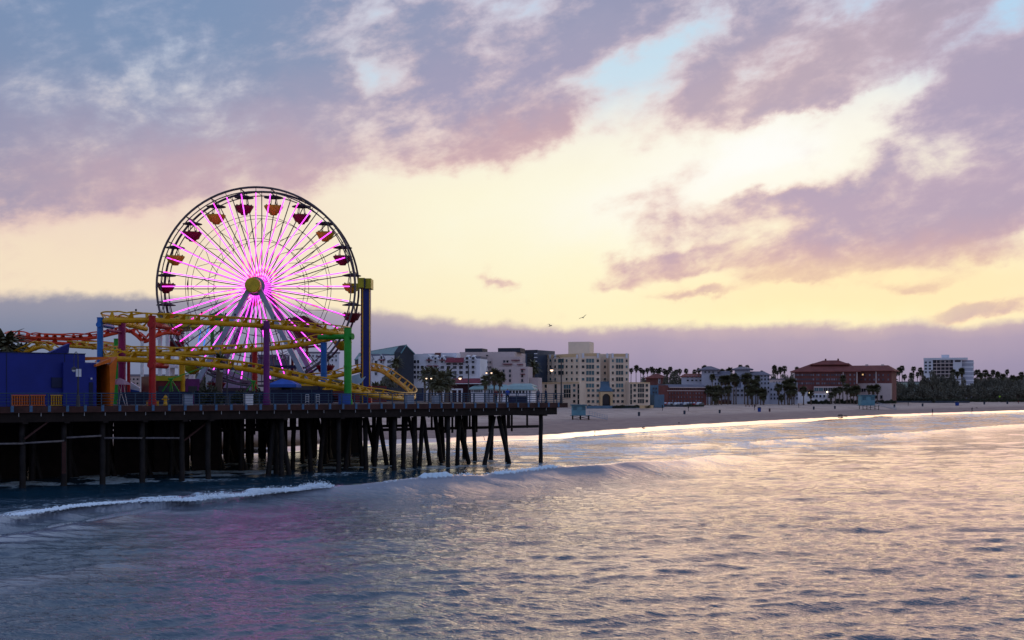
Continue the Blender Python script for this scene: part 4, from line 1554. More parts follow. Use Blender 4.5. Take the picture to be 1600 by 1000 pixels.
def frond(g, base, az, el0, ln, wd, droop, rn, mi=0, seg=4, fan=False):
    """one palm leaf: a spine that droops, with leaflets off both sides"""
    d = Vector((math.cos(az) * math.cos(el0), math.sin(az) * math.cos(el0), math.sin(el0)))
    p = Vector(base)
    side = Vector((-math.sin(az), math.cos(az), 0))
    if fan:
        q = p + d * ln * 0.5
        s = side * wd
        tip = p + d * ln - Vector((0, 0, droop * ln * 0.3))
        up = d.cross(side)
        n = 5
        for k in range(n):
            a = (k - (n - 1) / 2) / ((n - 1) / 2)
            e = q + (d * math.cos(a * 1.2) + side * math.sin(a * 1.2)) * ln * 0.5 - Vector((0, 0, droop * ln * 0.25 * (0.5 + abs(a)) * rn.uniform(.6, 1.3)))
            w = side * (wd * 0.16) * math.cos(a) - d * (wd * 0.16) * math.sin(a)
            g.add([q - w * 1.6, q + w * 1.6, e + w * .35, e - w * .35], [(0, 1, 2, 3)], mi)
        g.add([p - side * .03, p + side * .03, q + side * .05, q - side * .05], [(0, 1, 2, 3)], mi)
        return
    pts = [p.copy()]
    dz = d.copy()
    for k in range(seg):
        p = p + dz * (ln / seg)
        dz = (dz - Vector((0, 0, droop / seg * (1 + k * 0.6)))).normalized()
        pts.append(p.copy())
    for k in range(seg):
        a, b = pts[k], pts[k + 1]
        f0, f1 = k / seg, (k + 1) / seg
        w0 = wd * (0.25 + 1.2 * f0 * (1 - f0) * 2)
        w1 = wd * (0.25 + 1.2 * f1 * (1 - f1) * 2) * (0.3 if k == seg - 1 else 1)
        sag = Vector((0, 0, -0.35))
        for s in (-1, 1):
            o0 = (side * s + sag) * w0
            o1 = (side * s + sag) * w1
            g.add([a, b, b + o1 + (b - a) * .25, a + o0 + (b - a) * .25], [(0, 1, 2, 3)], mi)


def palm_meshes(kind, seed):
    rn = random.Random(seed)
    g, t = G(), G()
    if kind == 'fan':      # slim Mexican fan palm: round head, beard of dead leaves
        for k in range(72):
            el = math.asin(rn.uniform(-0.75, 0.98))
            frond(g, (0, 0, rn.uniform(-.15, .2)), rn.uniform(0, 6.28), el, rn.uniform(1.35, 1.85), 0.75, 0.35 if el > 0.3 else 0.7, rn, fan=True)
        for k in range(30):
            frond(g, (0, 0, -0.3 - rn.random() * 1.0), rn.uniform(0, 6.28), rn.uniform(-1.4, -0.9), rn.uniform(.7, 1.2), 0.4, 0.3, rn, 1, fan=True)
        r0, r1 = 0.30, 0.17
    else:                  # broad date palm
        for k in range(64):
            el = rn.uniform(-0.7, 1.35)
            frond(g, (0, 0, 0), rn.uniform(0, 6.28), el, rn.uniform(2.0, 2.9), 0.42, 0.8 if el > 0 else 0.35, rn)
        for k in range(18):
            frond(g, (0, 0, -.4), rn.uniform(0, 6.28), rn.uniform(-1.4, -0.8), rn.uniform(1.0, 1.6), 0.3, 0.2, rn, 1)
        r0, r1 = 0.42, 0.26
    n = 9
    pts = [(0.12 * math.sin(k * .5 + seed) * k / n, 0.12 * math.cos(k * .4 + seed) * k / n, k / n) for k in range(n + 1)]
    off = pts[-1]
    t.tube(pts, [r0 * (1.25 if k == 0 else 1) + (r1 - r0) * k / n for k in range(n + 1)], 7)
    gm = g.mesh('crown', [m_palm, m_skirt])
    return gm, t.mesh('trunk', c_trunk, True), off


PALMS = {'fan': [palm_meshes('fan', s) for s in (1, 2, 3, 4)], 'date': [palm_meshes('date', s) for s in (5, 6, 7)]}
prn = random.Random(99)


def palm(px, ytop, d, label, group, kind='fan', zb=None, crown=1.0, py_base=None):
    zb = SANDZ if zb is None else zb
    cm, tm, off = PALMS[kind][prn.randrange(len(PALMS[kind]))]
    x = xat(px, d)
    crown *= 1.3 if d > 700 else 1.3 if d > 450 else 1.25 if d > 200 else 1.0
    ch = (1.75 if kind == 'fan' else 2.3) * crown
    h = zat(ytop, d) - ch - zb
    o = thing('palm_tree', label, 'palm tree', (x, d, zb), group)
    tr = link('trunk', tm, o)
    tr.scale = (1, 1, h)
    tr.rotation_euler = (0, 0, prn.uniform(0, 6.28))
    cr = link('crown', cm, o, (0, 0, h + 0.05), prn.uniform(0, 6.28))
    a = tr.rotation_euler[2]
    cr.location = (off[0] * math.cos(a) - off[1] * math.sin(a), off[0] * math.sin(a) + off[1] * math.cos(a), h)
    s = crown * prn.uniform(0.94, 1.08)
    cr.scale = (s, s, s * prn.uniform(0.95, 1.1))
    return o


def tree_mesh(seed, n=900, wide=1.0):
    rn = random.Random(seed)
    g, t = G(), G()
    blobs = []
    for k in range(11):
        a, r = rn.uniform(0, 6.28), math.sqrt(rn.random()) * 0.72
        z = rn.uniform(0.22, 0.80)
        blobs.append((Vector((math.cos(a) * r * wide, math.sin(a) * r * wide, z)), rn.uniform(0.18, 0.34)))
    for k in range(n):
        c, r = blobs[rn.randrange(len(blobs))]
        v = Vector((rn.gauss(0, 1), rn.gauss(0, 1), rn.gauss(0, 1) * 0.8)).normalized() * r * rn.uniform(0.55, 1.08)
        p = c + v
        s = rn.uniform(0.03, 0.065)
        a = Vector((rn.gauss(0, 1), rn.gauss(0, 1), rn.gauss(0, 1))).normalized()
        b = a.cross(Vector((rn.gauss(0, 1), rn.gauss(0, 1), rn.gauss(0, 1)))).normalized()
        g.add([p - a * s, p + b * s * .6, p + a * s, p - b * s * .6], [(0, 1, 2, 3)])
    t.tube([(0, 0, 0), (0.01, 0, .2), (0, 0.01, .42)], [0.045, 0.034, 0.025], 7)
    for c, r in blobs[:6]: t.tube([(0, 0.01, .34), tuple(c)], [0.02, 0.008], 5)
    return g, t


TREES = []
for s in (11, 12, 13, 14):
    g, t = tree_mesh(s, 2600)
    TREES.append((g.mesh('crown', m_leaf), t.mesh('trunk', c_trunk, True)))


def tree(px, ytop, d, wpx, label, group, zb=None, name='broadleaf_tree'):
    zb = SANDZ if zb is None else zb
    h = zat(ytop, d) - zb
    cm, tm = TREES[prn.randrange(4)]
    o = thing(name, label, 'tree', (xat(px, d), d, zb), group)
    r = wpx / F * d / 2 / 0.52
    rz = prn.uniform(0, 6.28)
    for n_, me in (('trunk', tm), ('crown', cm)):
        c = link(n_, me, o, (0, 0, 0), rz)
        c.scale = (r, r, h)
    return o


def bush(px0, px1, ytop, d, label, zb, group=None, name='hedge', dy=1.2, cat='hedge'):
    x0, x1 = xat(px0, d), xat(px1, d)
    h = zat(ytop, d) - zb
    rn = random.Random(int(px0 * 7))
    g = G()
    n = min(5000, int((x1 - x0) * 90 / max(0.5, h * 0.35)) + 200)
    for k in range(n):
        x = rn.uniform(x0, x1)
        hh = h * (0.72 + 0.28 * math.sin(x * 1.9) * math.sin(x * .73 + 1))
        p = Vector((x, d + rn.uniform(-dy, dy), zb + rn.uniform(0.05, 1) * hh))
        s = rn.uniform(.18, .38) * max(0.6, min(2.0, h / 2)) * (0.6 if d < 200 else 1)
        a = Vector((rn.gauss(0, 1), rn.gauss(0, 1), rn.gauss(0, 1))).normalized()
        b = a.cross(Vector((rn.gauss(0, 1), rn.gauss(0, 1), rn.gauss(0, 1)))).normalized()
        g.add([p - a * s, p + b * s * .6, p + a * s, p - b * s * .6], [(0, 1, 2, 3)])
    o = link(name, g.mesh(name, m_bush))
    return tag(o, label, cat, group)


# on the pier
palm(7, 506, 118, 'dark palm behind the left end of the cobalt building', None, 'date', zb=DZ, crown=0.95)
palm(30, 536, 121, 'low palm crown peeking over the cobalt building roof', None, 'date', zb=DZ, crown=0.8)
palm(342, 549, 117, 'small dark palm standing on the pier before the wheel', None, 'date', zb=DZ, crown=0.42)
bush(312, 350, 598, 116, 'tangled dark planter bushes at the small palm foot', DZ, name='planter_bush', dy=.8, cat='bush')
bush(362, 406, 604, 118, 'clipped dark planter hedge left of the purple column', DZ, name='planter_bush', dy=.6, cat='bush')
bush(258, 283, 583, 150, 'small green bush above the maroon booth', DZ, name='planter_bush', dy=.8, cat='bush')

# ------------------------------------------------------------------ people
def person(px, d, z, hgt, pose, top, legs, label, cat='person', face=0.0):
    """pose: dict of joint -> (x, y, z) for a 1.75 m figure"""
    J = dict(pelvis=(0, 0, .95), chest=(0, 0, 1.30), neck=(0, 0, 1.48), chin=(0, -.02, 1.56), head=(0, -.02, 1.68),
             shl=(.19, 0, 1.42), ell=(.25, .03, 1.15), hal=(.25, -.06, .88), fil=(.25, -.09, .78),
             shr=(-.19, 0, 1.42), elr=(-.25, .03, 1.15), har=(-.25, -.06, .88), fir=(-.25, -.09, .78),
             hil=(.10, 0, .90), knl=(.11, -.02, .50), anl=(.11, .02, .09), tol=(.12, -.16, .04),
             hir=(-.10, 0, .90), knr=(-.11, -.02, .50), anr=(-.11, .02, .09), tor=(-.12, -.16, .04))
    J.update(pose)
    rad = dict(pelvis=.155, chest=.165, neck=.06, chin=.075, head=.10, shl=.07, ell=.045, hal=.035, fil=.03, shr=.07, elr=.045, har=.035, fir=.03,
               hil=.095, knl=.065, anl=.045, tol=.04, hir=.095, knr=.065, anr=.045, tor=.04)
    E_l = [('pelvis', 'chest'), ('chest', 'neck'), ('neck', 'chin'), ('chin', 'head'), ('chest', 'shl'), ('shl', 'ell'), ('ell', 'hal'), ('hal', 'fil'), ('chest', 'shr'), ('shr', 'elr'), ('elr', 'har'), ('har', 'fir'),
           ('pelvis', 'hil'), ('hil', 'knl'), ('knl', 'anl'), ('anl', 'tol'), ('pelvis', 'hir'), ('hir', 'knr'), ('knr', 'anr'), ('anr', 'tor')]
    ks = list(J)
    me = bpy.data.meshes.new('person')
    me.from_pydata([J[k] for k in ks], [(ks.index(a), ks.index(b)) for a, b in E_l], [])
    o = bpy.data.objects.new('tmp', me)
    COL.objects.link(o)
    md = o.modifiers.new('s', 'SKIN')
    for i, k in enumerate(ks): me.skin_vertices[0].data[i].radius = (rad[k], rad[k] * (.78 if k in ('pelvis', 'chest') else 1))
    me.skin_vertices[0].data[0].use_root = True
    o.modifiers.new('u', 'SUBSURF').levels = 1
    bpy.context.view_layer.update()
    me2 = bpy.data.meshes.new_from_object(o.evaluated_get(bpy.context.evaluated_depsgraph_get()))
    bpy.data.objects.remove(o)
    me2.materials.clear()
    for mt in (mat('skin', (0.30, 0.17, 0.12), .6, .1), top, legs, mat('hair', (0.02, 0.014, 0.012), .6, .2)): me2.materials.append(mt)
    pz = J['pelvis'][2] + .05
    for p in me2.polygons:
        c = p.center
        p.use_smooth = True
        hd = Vector(J['head'])
        if c.z > J['neck'][2] + 0.02: p.material_index = 3 if (c.z > hd.z + .02 or c.y > hd.y + .03) else 0
        elif c.z > pz: p.material_index = 1 if abs(c.x) < .32 else 0
        elif abs(c.x) > .21 and c.z > .7: p.material_index = 0
        else: p.material_index = 2
    r = link('person', me2, None, (xat(px, d), d, z), face)
    s = hgt / 1.78
    r.scale = (s, s, s)
    return tag(r, label, cat)


c_shirtb = mat('blue_shirt', (0.02, 0.06, 0.34), .8, .15)
c_dkcl = mat('dark_cloth', (0.02, 0.02, 0.026), .85, .2)
c_gycl = mat('grey_cloth', (0.12, 0.12, 0.15), .85, .2)
c_rdcl = mat('red_cloth', (0.22, 0.04, 0.05), .85, .2)
person(793, 128.5, DZ, 1.76, dict(hal=(.16, -.22, 1.0), fil=(.12, -.28, 1.02), har=(-.16, -.22, 1.0), fir=(-.12, -.28, 1.02)), c_shirtb, c_dkcl, 'person in a bright blue shirt leaning at the pier railing', face=.4)
person(775, 131.5, DZ, 1.66, {}, c_mar, c_dkcl, 'person in a dark maroon top standing left of the blue shirted one', face=-.5)
person(784, 136, DZ, 1.3, dict(hal=(.3, -.2, 1.05), fil=(.3, -.28, 1.1)), c_rdcl, c_gycl, 'smaller person in red between the two at the railing', face=1.2)
person(841, 133.5, DZ, 1.70, {}, c_gycl, c_navy, 'person in grey blue clothes standing near the outer corner of the pier', face=2.4)
person(853, 134.5, DZ, 1.74, dict(knl=(.11, -.12, .5)), c_navy, c_rail, 'person in navy standing just left of the corner lamp post', face=-2.0)

# ------------------------------------------------------------------ the town behind the beach
def glass_mat(name, dark, light, rough=0.12):
    mt = bpy.data.materials.new(name)
    mt.use_nodes = True
    nt = mt.node_tree
    CUR[0] = nt
    b = nt.nodes['Principled BSDF']
    oi = nt.nodes.new('ShaderNodeObjectInfo')
    r = E(oi.outputs['Random'])
    nt.links.new(mixc(sstep(0.35, 1.0, r), dark, light).k, b.inputs['Base Color'])
    b.inputs['Roughness'].default_value = rough
    b.inputs['Specular IOR Level'].default_value = 0.35
    return mt


gl_t = glass_mat('teal_glass', (0.012, 0.022, 0.026), (0.07, 0.15, 0.17))
gl_d = glass_mat('dark_glass', (0.012, 0.012, 0.018), (0.05, 0.055, 0.075))
gl_p = glass_mat('pale_pane', (0.07, 0.07, 0.10), (0.22, 0.22, 0.28), 0.3)
b_cream = mat('cream_stucco', (0.78, 0.62, 0.48), 0.85, 0.10, 0.12)
b_ochre = mat('ochre_cornice', (0.62, 0.43, 0.24), 0.8, 0.12, 0.2)
b_white = mat('white_stucco', (0.68, 0.68, 0.74), 0.85, 0.10, 0.12)
b_beige = mat('beige_stucco', (0.54, 0.44, 0.43), 0.85, 0.10, 0.12)
b_slate = mat('slate_dark', (0.030, 0.036, 0.052), 0.7, 0.25, 0.2)
b_teal = mat('teal_roof', (0.10, 0.22, 0.25), 0.5, 0.15, 0.3)
b_brick = mat('red_brick', (0.17, 0.062, 0.056), 0.85, 0.2, 0.3)
b_tile = mat('red_tile_roof', (0.20, 0.055, 0.045), 0.8, 0.2, 0.3)
b_burg = mat('burgundy_roof', (0.20, 0.035, 0.05), 0.75, 0.2, 0.4)
b_lav = mat('pale_grey_stucco', (0.40, 0.41, 0.49), 0.85, 0.1, 0.12)
b_groof = mat('grey_roof', (0.16, 0.15, 0.19), 0.8, 0.15, 0.3)
b_bluep = mat('blue_grey_wall', (0.10, 0.17, 0.25), 0.8, 0.15, 0.2)
b_lit = mat('lit_window', (0.5, 0.4, 0.3), 0.5, 0, emit=(1.0, 0.62, 0.25), es=0.9)

WIN = {}


def win_mesh(w, h, gmt, fmt, mull):
    k = (round(w * 4), round(h * 4), gmt.name, fmt.name, mull)
    if k in WIN: return WIN[k]
    w, h = k[0] / 4, k[1] / 4
    g = G()
    g.box(-w / 2, w / 2, -0.05, 0.05, 0, h)
    f = 0.14
    g.box(-w / 2 - f, -w / 2 - .003, -0.16, 0.05, -f, h + f, 1)
    g.box(w / 2 + .003, w / 2 + f, -0.16, 0.05, -f, h + f, 1)
    g.box(-w / 2, w / 2, -0.157, 0.05, h + .003, h + f, 1)
    g.box(-w / 2, w / 2, -0.22, 0.05, -f, -.003, 1)
    for i in range(mull):
        x = -w / 2 + w * (i + 1) / (mull + 1)
        g.box(x - .05, x + .05, -0.10, -.053, 0, h, 1)
    WIN[k] = g.mesh('window', [gmt, fmt])
    return WIN[k]


class Fac:
    """a vertical wall running between two sight lines at given depths"""
    def __init__(s, px0, d0, px1, d1):
        s.a, s.b = Vector((xat(px0, d0), d0, 0)), Vector((xat(px1, d1), d1, 0))
        s.u = (s.b - s.a).normalized()
        s.n = Vector((-s.u.y, s.u.x, 0))      # pointing away from the viewer
        s.L = (s.b - s.a).length
        s.ang = math.atan2(s.u.y, s.u.x)

    def at(s, px):
        k = (px - 800) / F
        return (k * s.a.y - s.a.x) / (s.u.x - k * s.u.y)

    def P(s, u, z, w=0.0):
        p = s.a + s.u * u + s.n * w
        return Vector((p.x, p.y, z))

    def pt(s, px, py, w=0.0):
        u = s.at(px)
        y = (s.a + s.u * u).y
        return s.P(u, zat(py, y), w)

    def z(s, px, py): return s.pt(px, py).z

    def box(s, g, u0, u1, w0, w1, z0, z1, mi=0):
        vs = [s.P(u, z, w) for z in (z0, z1) for w in (w0, w1) for u in (u0, u1)]
        g.add(vs, [(0, 2, 3, 1), (4, 5, 7, 6), (0, 1, 5, 4), (2, 6, 7, 3), (0, 4, 6, 2), (1, 3, 7, 5)], mi)


WCOUNT, WREST = {}, {}


def windows(o, f, px0s, py0s, wpx, hpx, gmt=None, fmt=None, mull=0, w=0.0, label=None, name='window'):
    gmt, fmt = gmt or gl_t, fmt or b_cream
    for px in px0s:
        for py in py0s:
            u = f.at(px)
            y = (f.a + f.u * u).y
            ww, hh = wpx / F * y / max(.35, abs(f.u.x)), hpx / F * y
            n = WCOUNT.get(o.name, 0)
            WCOUNT[o.name] = n + 1
            p = f.P(u, zat(py, y) - hh / 2, w - 0.06)
            if n >= 97:
                WREST.setdefault(o.name, []).append((o, win_mesh(ww, hh, gmt, fmt, mull), p, f.ang))
                continue
            link(name, win_mesh(ww, hh, gmt, fmt, mull), o, p - o.location, f.ang, label=label)


def bld(name, label, px, d, cat='building', zb=None, group=None):
    return thing(name, label, cat, (xat(px, d), d, SANDZ if zb is None else zb), group)


def wall(o, f, px0, px1, ytop, dp, mt, zb=None, w=0.0, name='wall', pyr=None, ybot=None):
    g = G()
    u0, u1 = f.at(px0), f.at(px1)
    zt_ = f.z(pyr if pyr else (px0 + px1) / 2, ytop)
    z0 = (SANDZ - .3 if zb is None else zb) if ybot is None else f.z(pyr if pyr else (px0 + px1) / 2, ybot)
    f.box(g, u0, u1, w, w + dp, z0, zt_)
    return part(name, g, mt, o), zt_


def band(o, f, px0, px1, y0, y1, mt, proud=0.25, name='cornice', dp=0.24):
    g = G()
    pm = (px0 + px1) / 2
    f.box(g, f.at(px0), f.at(px1), -proud, -proud + dp, f.z(pm, y1), f.z(pm, y0))
    return part(name, g, mt, o)


def hip(o, f, px0, px1, yeave, yridge, rpx0, rpx1, dp, mt, over=0.6, name='roof', w=0.0):
    g = G()
    u0, u1 = f.at(px0) - over, f.at(px1) + over
    pm = (px0 + px1) / 2
    ze, zr = f.z(pm, yeave), f.z(pm, yridge)
    r0, r1 = f.at(rpx0), f.at(rpx1)
    vs = [f.P(u0, ze, w - over), f.P(u1, ze, w - over), f.P(u1, ze, w + dp + over), f.P(u0, ze, w + dp + over), f.P(r0, zr, w + dp / 2), f.P(r1, zr, w + dp / 2)]
    vs += [v - Vector((0, 0, .35)) for v in vs[:4]]
    g.add(vs, [(0, 1, 5, 4), (1, 2, 5), (2, 3, 4, 5), (3, 0, 4), (6, 9, 8, 7), (0, 6, 7, 1), (1, 7, 8, 2), (2, 8, 9, 3), (3, 9, 6, 0)])
    return part(name, g, mt, o)


def gable(o, f, px0, px1, yeave, yap, dp, mwall, mroof, w=-0.3):
    """a small front gable with its own roof"""
    g = G()
    pm = (px0 + px1) / 2
    ze, za = f.z(pm, yeave), f.z(pm, yap)
    u0, u1, um = f.at(px0), f.at(px1), f.at(pm)
    a, b, c = f.P(u0, ze, w), f.P(u1, ze, w), f.P(um, za, w)
    g.extr([a, b, c], f.n * dp)
    up = Vector((0, 0, .25))
    g2 = G()
    for p, q in ((a, c), (b, c)):
        e = (p - q).normalized() * .4
        g2.extr([p + e, q, q + up, p + e + up], f.n * (dp + .3) )
    o1 = part('gable', g, mwall, o)
    part('gable_roof', g2, mroof, o1)


# 1. cream stepped hotel, the big one by the pier end
H = bld('cream_hotel', 'large stepped cream stucco hotel with teal windows beyond the pier end', 925, 430)
fl_ = Fac(841, 448, 906, 426)
fc = Fac(906, 426, 983, 428)
wall(H, fl_, 841, 906, 553.5, 16, b_cream)
wall(H, fc, 906, 938, 551.5, 18, b_cream, w=-0.02)
wall(H, fc, 938, 953, 552.5, 12, b_cream, w=5.0)
wall(H, fc, 953, 983, 552.5, 18, b_cream)
fw = Fac(826, 430, 906, 421)
wall(H, fw, 829, 905.5, 597.5, 9, b_cream)
fr = Fac(983, 424, 1016, 426)
wall(H, fr, 983.2, 1015.5, 597.3, 12, b_cream)
wall(H, Fac(888, 440, 922, 438), 888, 921.5, 534, 9, b_cream, zb=20, name='penthouse')
band(H, fl_, 846, 904, 554, 558.5, b_ochre, 0.12)
band(H, fc, 910, 936, 552.2, 556, b_ochre, 0.2)
band(H, fc, 955, 981, 553, 557, b_ochre, 0.12)
band(H, fw, 829, 905, 597.2, 599.5, b_ochre, 0.2)
band(H, fr, 984, 1015, 597.2, 599.5, b_ochre, 0.2)
for x in (842.5, 860, 868, 902.5): band(H, fl_, x - 1.4, x + 1.4, 554, 560, b_white, 0.28, 'pilaster_cap')
for x in (911, 934, 949, 957, 979): band(H, fc, x - 1.6, x + 1.6, 552, 559.5, b_white, 0.32 if x != 949 else 0.05, 'pilaster_cap')
R8 = [563.5, 573, 582.5, 592.5]
windows(H, fl_, [852, 877], R8[:3], 8.5, 6.4, mull=1)
windows(H, fl_, [843.5, 860.5, 868, 886, 894, 902], R8, 3.0, 4.2)
windows(H, fc, [922], R8 + [602.3], 12.5, 6.6, mull=2)
windows(H, fc, [911, 934], R8 + [602.3], 3.8, 4.6, w=-0.02)
windows(H, fc, [957.5, 979], R8 + [602.3], 3.6, 4.6)
windows(H, fc, [968], R8 + [602.3], 12, 6.4, mull=2)
windows(H, fc, [941.5, 949], R8[:4], 3, 4.0, w=5)
R3 = [610, 618, 627.2]
windows(H, fc, [911.5, 919.5, 926.5, 934], R3, 4.4, 4.4, w=-0.02)
windows(H, fc, [958.5, 965.5, 972.5, 979.5], R3, 4.4, 4.4)
windows(H, fw, [886.5], [604.5, 611.5, 618.5], 11, 6, mull=2)
windows(H, fw, [897.5], [602, 610, 618, 627], 4, 4.5)
windows(H, fw, [904], [604, 612, 620, 628], 3.2, 7.2)
windows(H, fw, [868.5], [604, 612, 620], 4.0, 7.2)
windows(H, fw, [835, 842, 853], [603.5, 613], 4, 5.2)
windows(H, fr, [985.8], [604, 612, 620, 628], 3.2, 7.2)
windows(H, fr, [991.5, 1010.5], [602, 609.5, 618, 626.5], 4, 4.6)
windows(H, fr, [1001.2], [602.5, 610, 618, 627], 10.5, 6, mull=2)
g = G()
us, ue = fc.at(936), fc.at(956.5)
zb_, zt_ = fc.z(946, 611.5), fc.z(946, 596)
g.add([fc.P(us, zb_, -1.2), fc.P(ue, zb_, -1.2), fc.P(ue, zb_, 4.5), fc.P(us, zb_, 4.5), fc.P(us + .8, zt_, 2), fc.P(ue - .8, zt_, 2), fc.P(ue - .8, zt_, 4.5), fc.P(us + .8, zt_, 4.5)],
      [(0, 1, 5, 4), (1, 2, 6, 5), (3, 0, 4, 7), (4, 5, 6, 7), (2, 3, 7, 6)])
part('glass_atrium', g, b_bluep, H)
g = G()
za = fc.z(946, 612.2)
for x0, x1 in ((936.5, 940), (952.5, 956)): fc.box(g, fc.at(x0), fc.at(x1), -1.6, 0, SANDZ, za)
n = 10
arc_ = [(fc.at(946.2) + math.cos(math.pi * k / n) * (fc.at(952.5) - fc.at(940)) / 2, fc.z(946, 622) + math.sin(math.pi * k / n) * 1.6) for k in range(n + 1)]
for k in range(n):
    (ua, zA), (ub, zB) = arc_[k], arc_[k + 1]
    g.extr([fc.P(ua, zA, -1.6), fc.P(ub, zB, -1.6), fc.P(ub, za, -1.6), fc.P(ua, za, -1.6)], fc.n * 1.5)
part('entrance_arch', g, b_ochre, H)
g = G(); fc.box(g, fc.at(940.1), fc.at(952.4), -0.35, -0.05, SANDZ, fc.z(946, 614.5))
part('entrance_door', g, gl_d, H)

# 2. slate gabled hall with a teal roof
S2 = bld('gabled_hall', 'dark slate gabled hall with a long teal roof behind the drop tower', 634, 372)
f2 = Fac(627.5, 372, 647, 376)
wall(S2, f2, 627.5, 646.5, 553, 3.5, b_slate)
g = G()
a, b, c, cc = f2.pt(627.5, 550), f2.pt(646.5, 555), f2.pt(634.5, 540), f2.pt(643, 549.5)
back = (W(560, 548, 450) - W(634.5, 540, 372))
bk = Vector((back.x, back.y, 0))
g.extr([f2.pt(627.5, 553), f2.pt(646.5, 553.2), f2.pt(646, 553), cc, c, a], f2.n * 3.5)
part('front_gable', g, b_slate, S2)
g = G()
fo = -f2.n * .4
g.extr([a + fo + Vector((-.5, 0, -.2)), c + fo + Vector((0, 0, .4)), c + fo + Vector((0, 0, .05)), a + fo + Vector((-.3, 0, -.5))], bk)
g.extr([b + Vector((.4, 0, .6)), c + Vector((0, 0, .35)), c, b + Vector((.4, 0, .2))], bk)
part('roof', g, b_teal, S2)
g = G()
g.extr([a + Vector((0, .3, -.3)), a + Vector((0, .3, -2.0)), b + Vector((-.5, .3, -2.0)), b + Vector((-.5, .3, -.3))], bk)
part('long_side_wall', g, b_slate, S2)

# 3. white gabled hotel
S3 = bld('white_gabled_hotel', 'white hotel with arched gable dormers and burgundy awnings', 700, 378)
f3 = Fac(646.5, 380, 750, 376)
f3b = Fac(560, 394, 628, 380)
wall(S3, f3b, 560, 627.3, 556, 10, b_white)
wall(S3, f3, 646.7, 669, 553, 12, b_white)
wall(S3, f3, 669.1, 750, 560.5, 12, b_white)
wall(S3, f3, 675, 700, 549.5, 6, b_white, w=12.2, name='rear_block')
wall(S3, f3, 646, 664, 550.3, 6, b_lav, w=12.5, name='rear_block')
wall(S3, f3, 664.5, 674.5, 549, 5, b_brick, w=13, name='chimney_block')
g = G(); f3.box(g, f3.at(669.2), f3.at(697), 1, 11.8, f3.z(683, 560.4), f3.z(683, 556.5)); f3.box(g, f3.at(726), f3.at(749.8), 1, 11.8, f3.z(738, 560.4), f3.z(738, 556.5))
part('grey_roof', g, b_groof, S3)
for x in (670.7, 680.9, 691.3, 730.2, 739.6): gable(S3, f3, x - 4.6, x + 4.6, 562, 555.5, 4, b_white, b_white)
for x in (580, 597.5): gable(S3, f3b, x - 4.0, x + 4.0, 561, 554, 4, b_white, b_groof)
g = G()
z0, z1 = f3.z(711, 566.5), f3.z(711, 560)
g.extr([f3.P(f3.at(697), z0, -1.6), f3.P(f3.at(726), z0, -1.6), f3.P(f3.at(725), z1, .3), f3.P(f3.at(698), z1, .3)], (0, .2, .25))
part('awning_roof', g, b_burg, S3)
wn = dict(gmt=gl_d, fmt=b_white)
windows(S3, f3, [670.7, 680.9, 691.3], [560.5, 565.5], 3.6, 3.2, w=-.3, **wn)
windows(S3, f3, [730.2, 739.6], [560.5, 565.5, 574, 582], 4.2, 4.4, w=-.3, **wn)
windows(S3, f3, [691.3, 701, 710.7, 720.4], [574, 582, 589.5], 5.6, 5.0, **wn)
windows(S3, f3, [701, 711, 720.5], [568.5], 6.5, 4.0, **wn)
windows(S3, f3, [648.5, 653.5], [565, 573.5, 581.5, 589], 3.6, 5.2, **wn)
windows(S3, f3, [660, 671, 681], [574, 582, 590], 4.2, 4.4, **wn)
windows(S3, f3b, [580, 597.5], [558.8, 565, 573], 3.4, 4.6, w=-.3, **wn)
windows(S3, f3b, [607, 610, 616, 622], [565, 573, 580, 587], 2.6, 5, **wn)
windows(S3, f3b, [568, 588], [566, 575, 584], 4, 4.4, **wn)
for x in (597.5, 671, 691.3): band(S3, f3b if x < 640 else f3, x - 4, x + 4, 561.8, 563.2, b_burg, 1.0, 'awning', .98)
for x in (671, 681): band(S3, f3, x - 4, x + 4, 571, 572.4, b_burg, 0.8, 'awning', .78)
S3b = bld('terrace_restaurant', 'low restaurant with a long burgundy roof and white posts in front of the white hotel', 728, 352)
f3c = Fac(690, 354, 755, 350)
wall(S3b, f3c, 700, 748, 600, 8, mat('dark_red_wall', (0.05, 0.014, 0.02), .8, .2, .3))
g = G()
z0, z1 = f3c.z(728, 598.8), f3c.z(728, 592.5)
g.extr([f3c.P(f3c.at(699), z0, -1.5), f3c.P(f3c.at(755), z0, -1.5), f3c.P(f3c.at(747), z1, 1.8), f3c.P(f3c.at(704), z1, 1.8)], (0, .25, .3))
part('roof', g, b_burg, S3b)
g = G()
f3c.box(g, f3c.at(700), f3c.at(727), -2.6, -2.2, f3c.z(710, 609.5), f3c.z(710, 607.2))
for x in (701.5, 709.5, 719, 726): f3c.box(g, f3c.at(x) - .2, f3c.at(x) + .2, -2.59, -2.21, SANDZ, f3c.z(710, 609.5))
part('white_pergola', g, b_white, S3b)

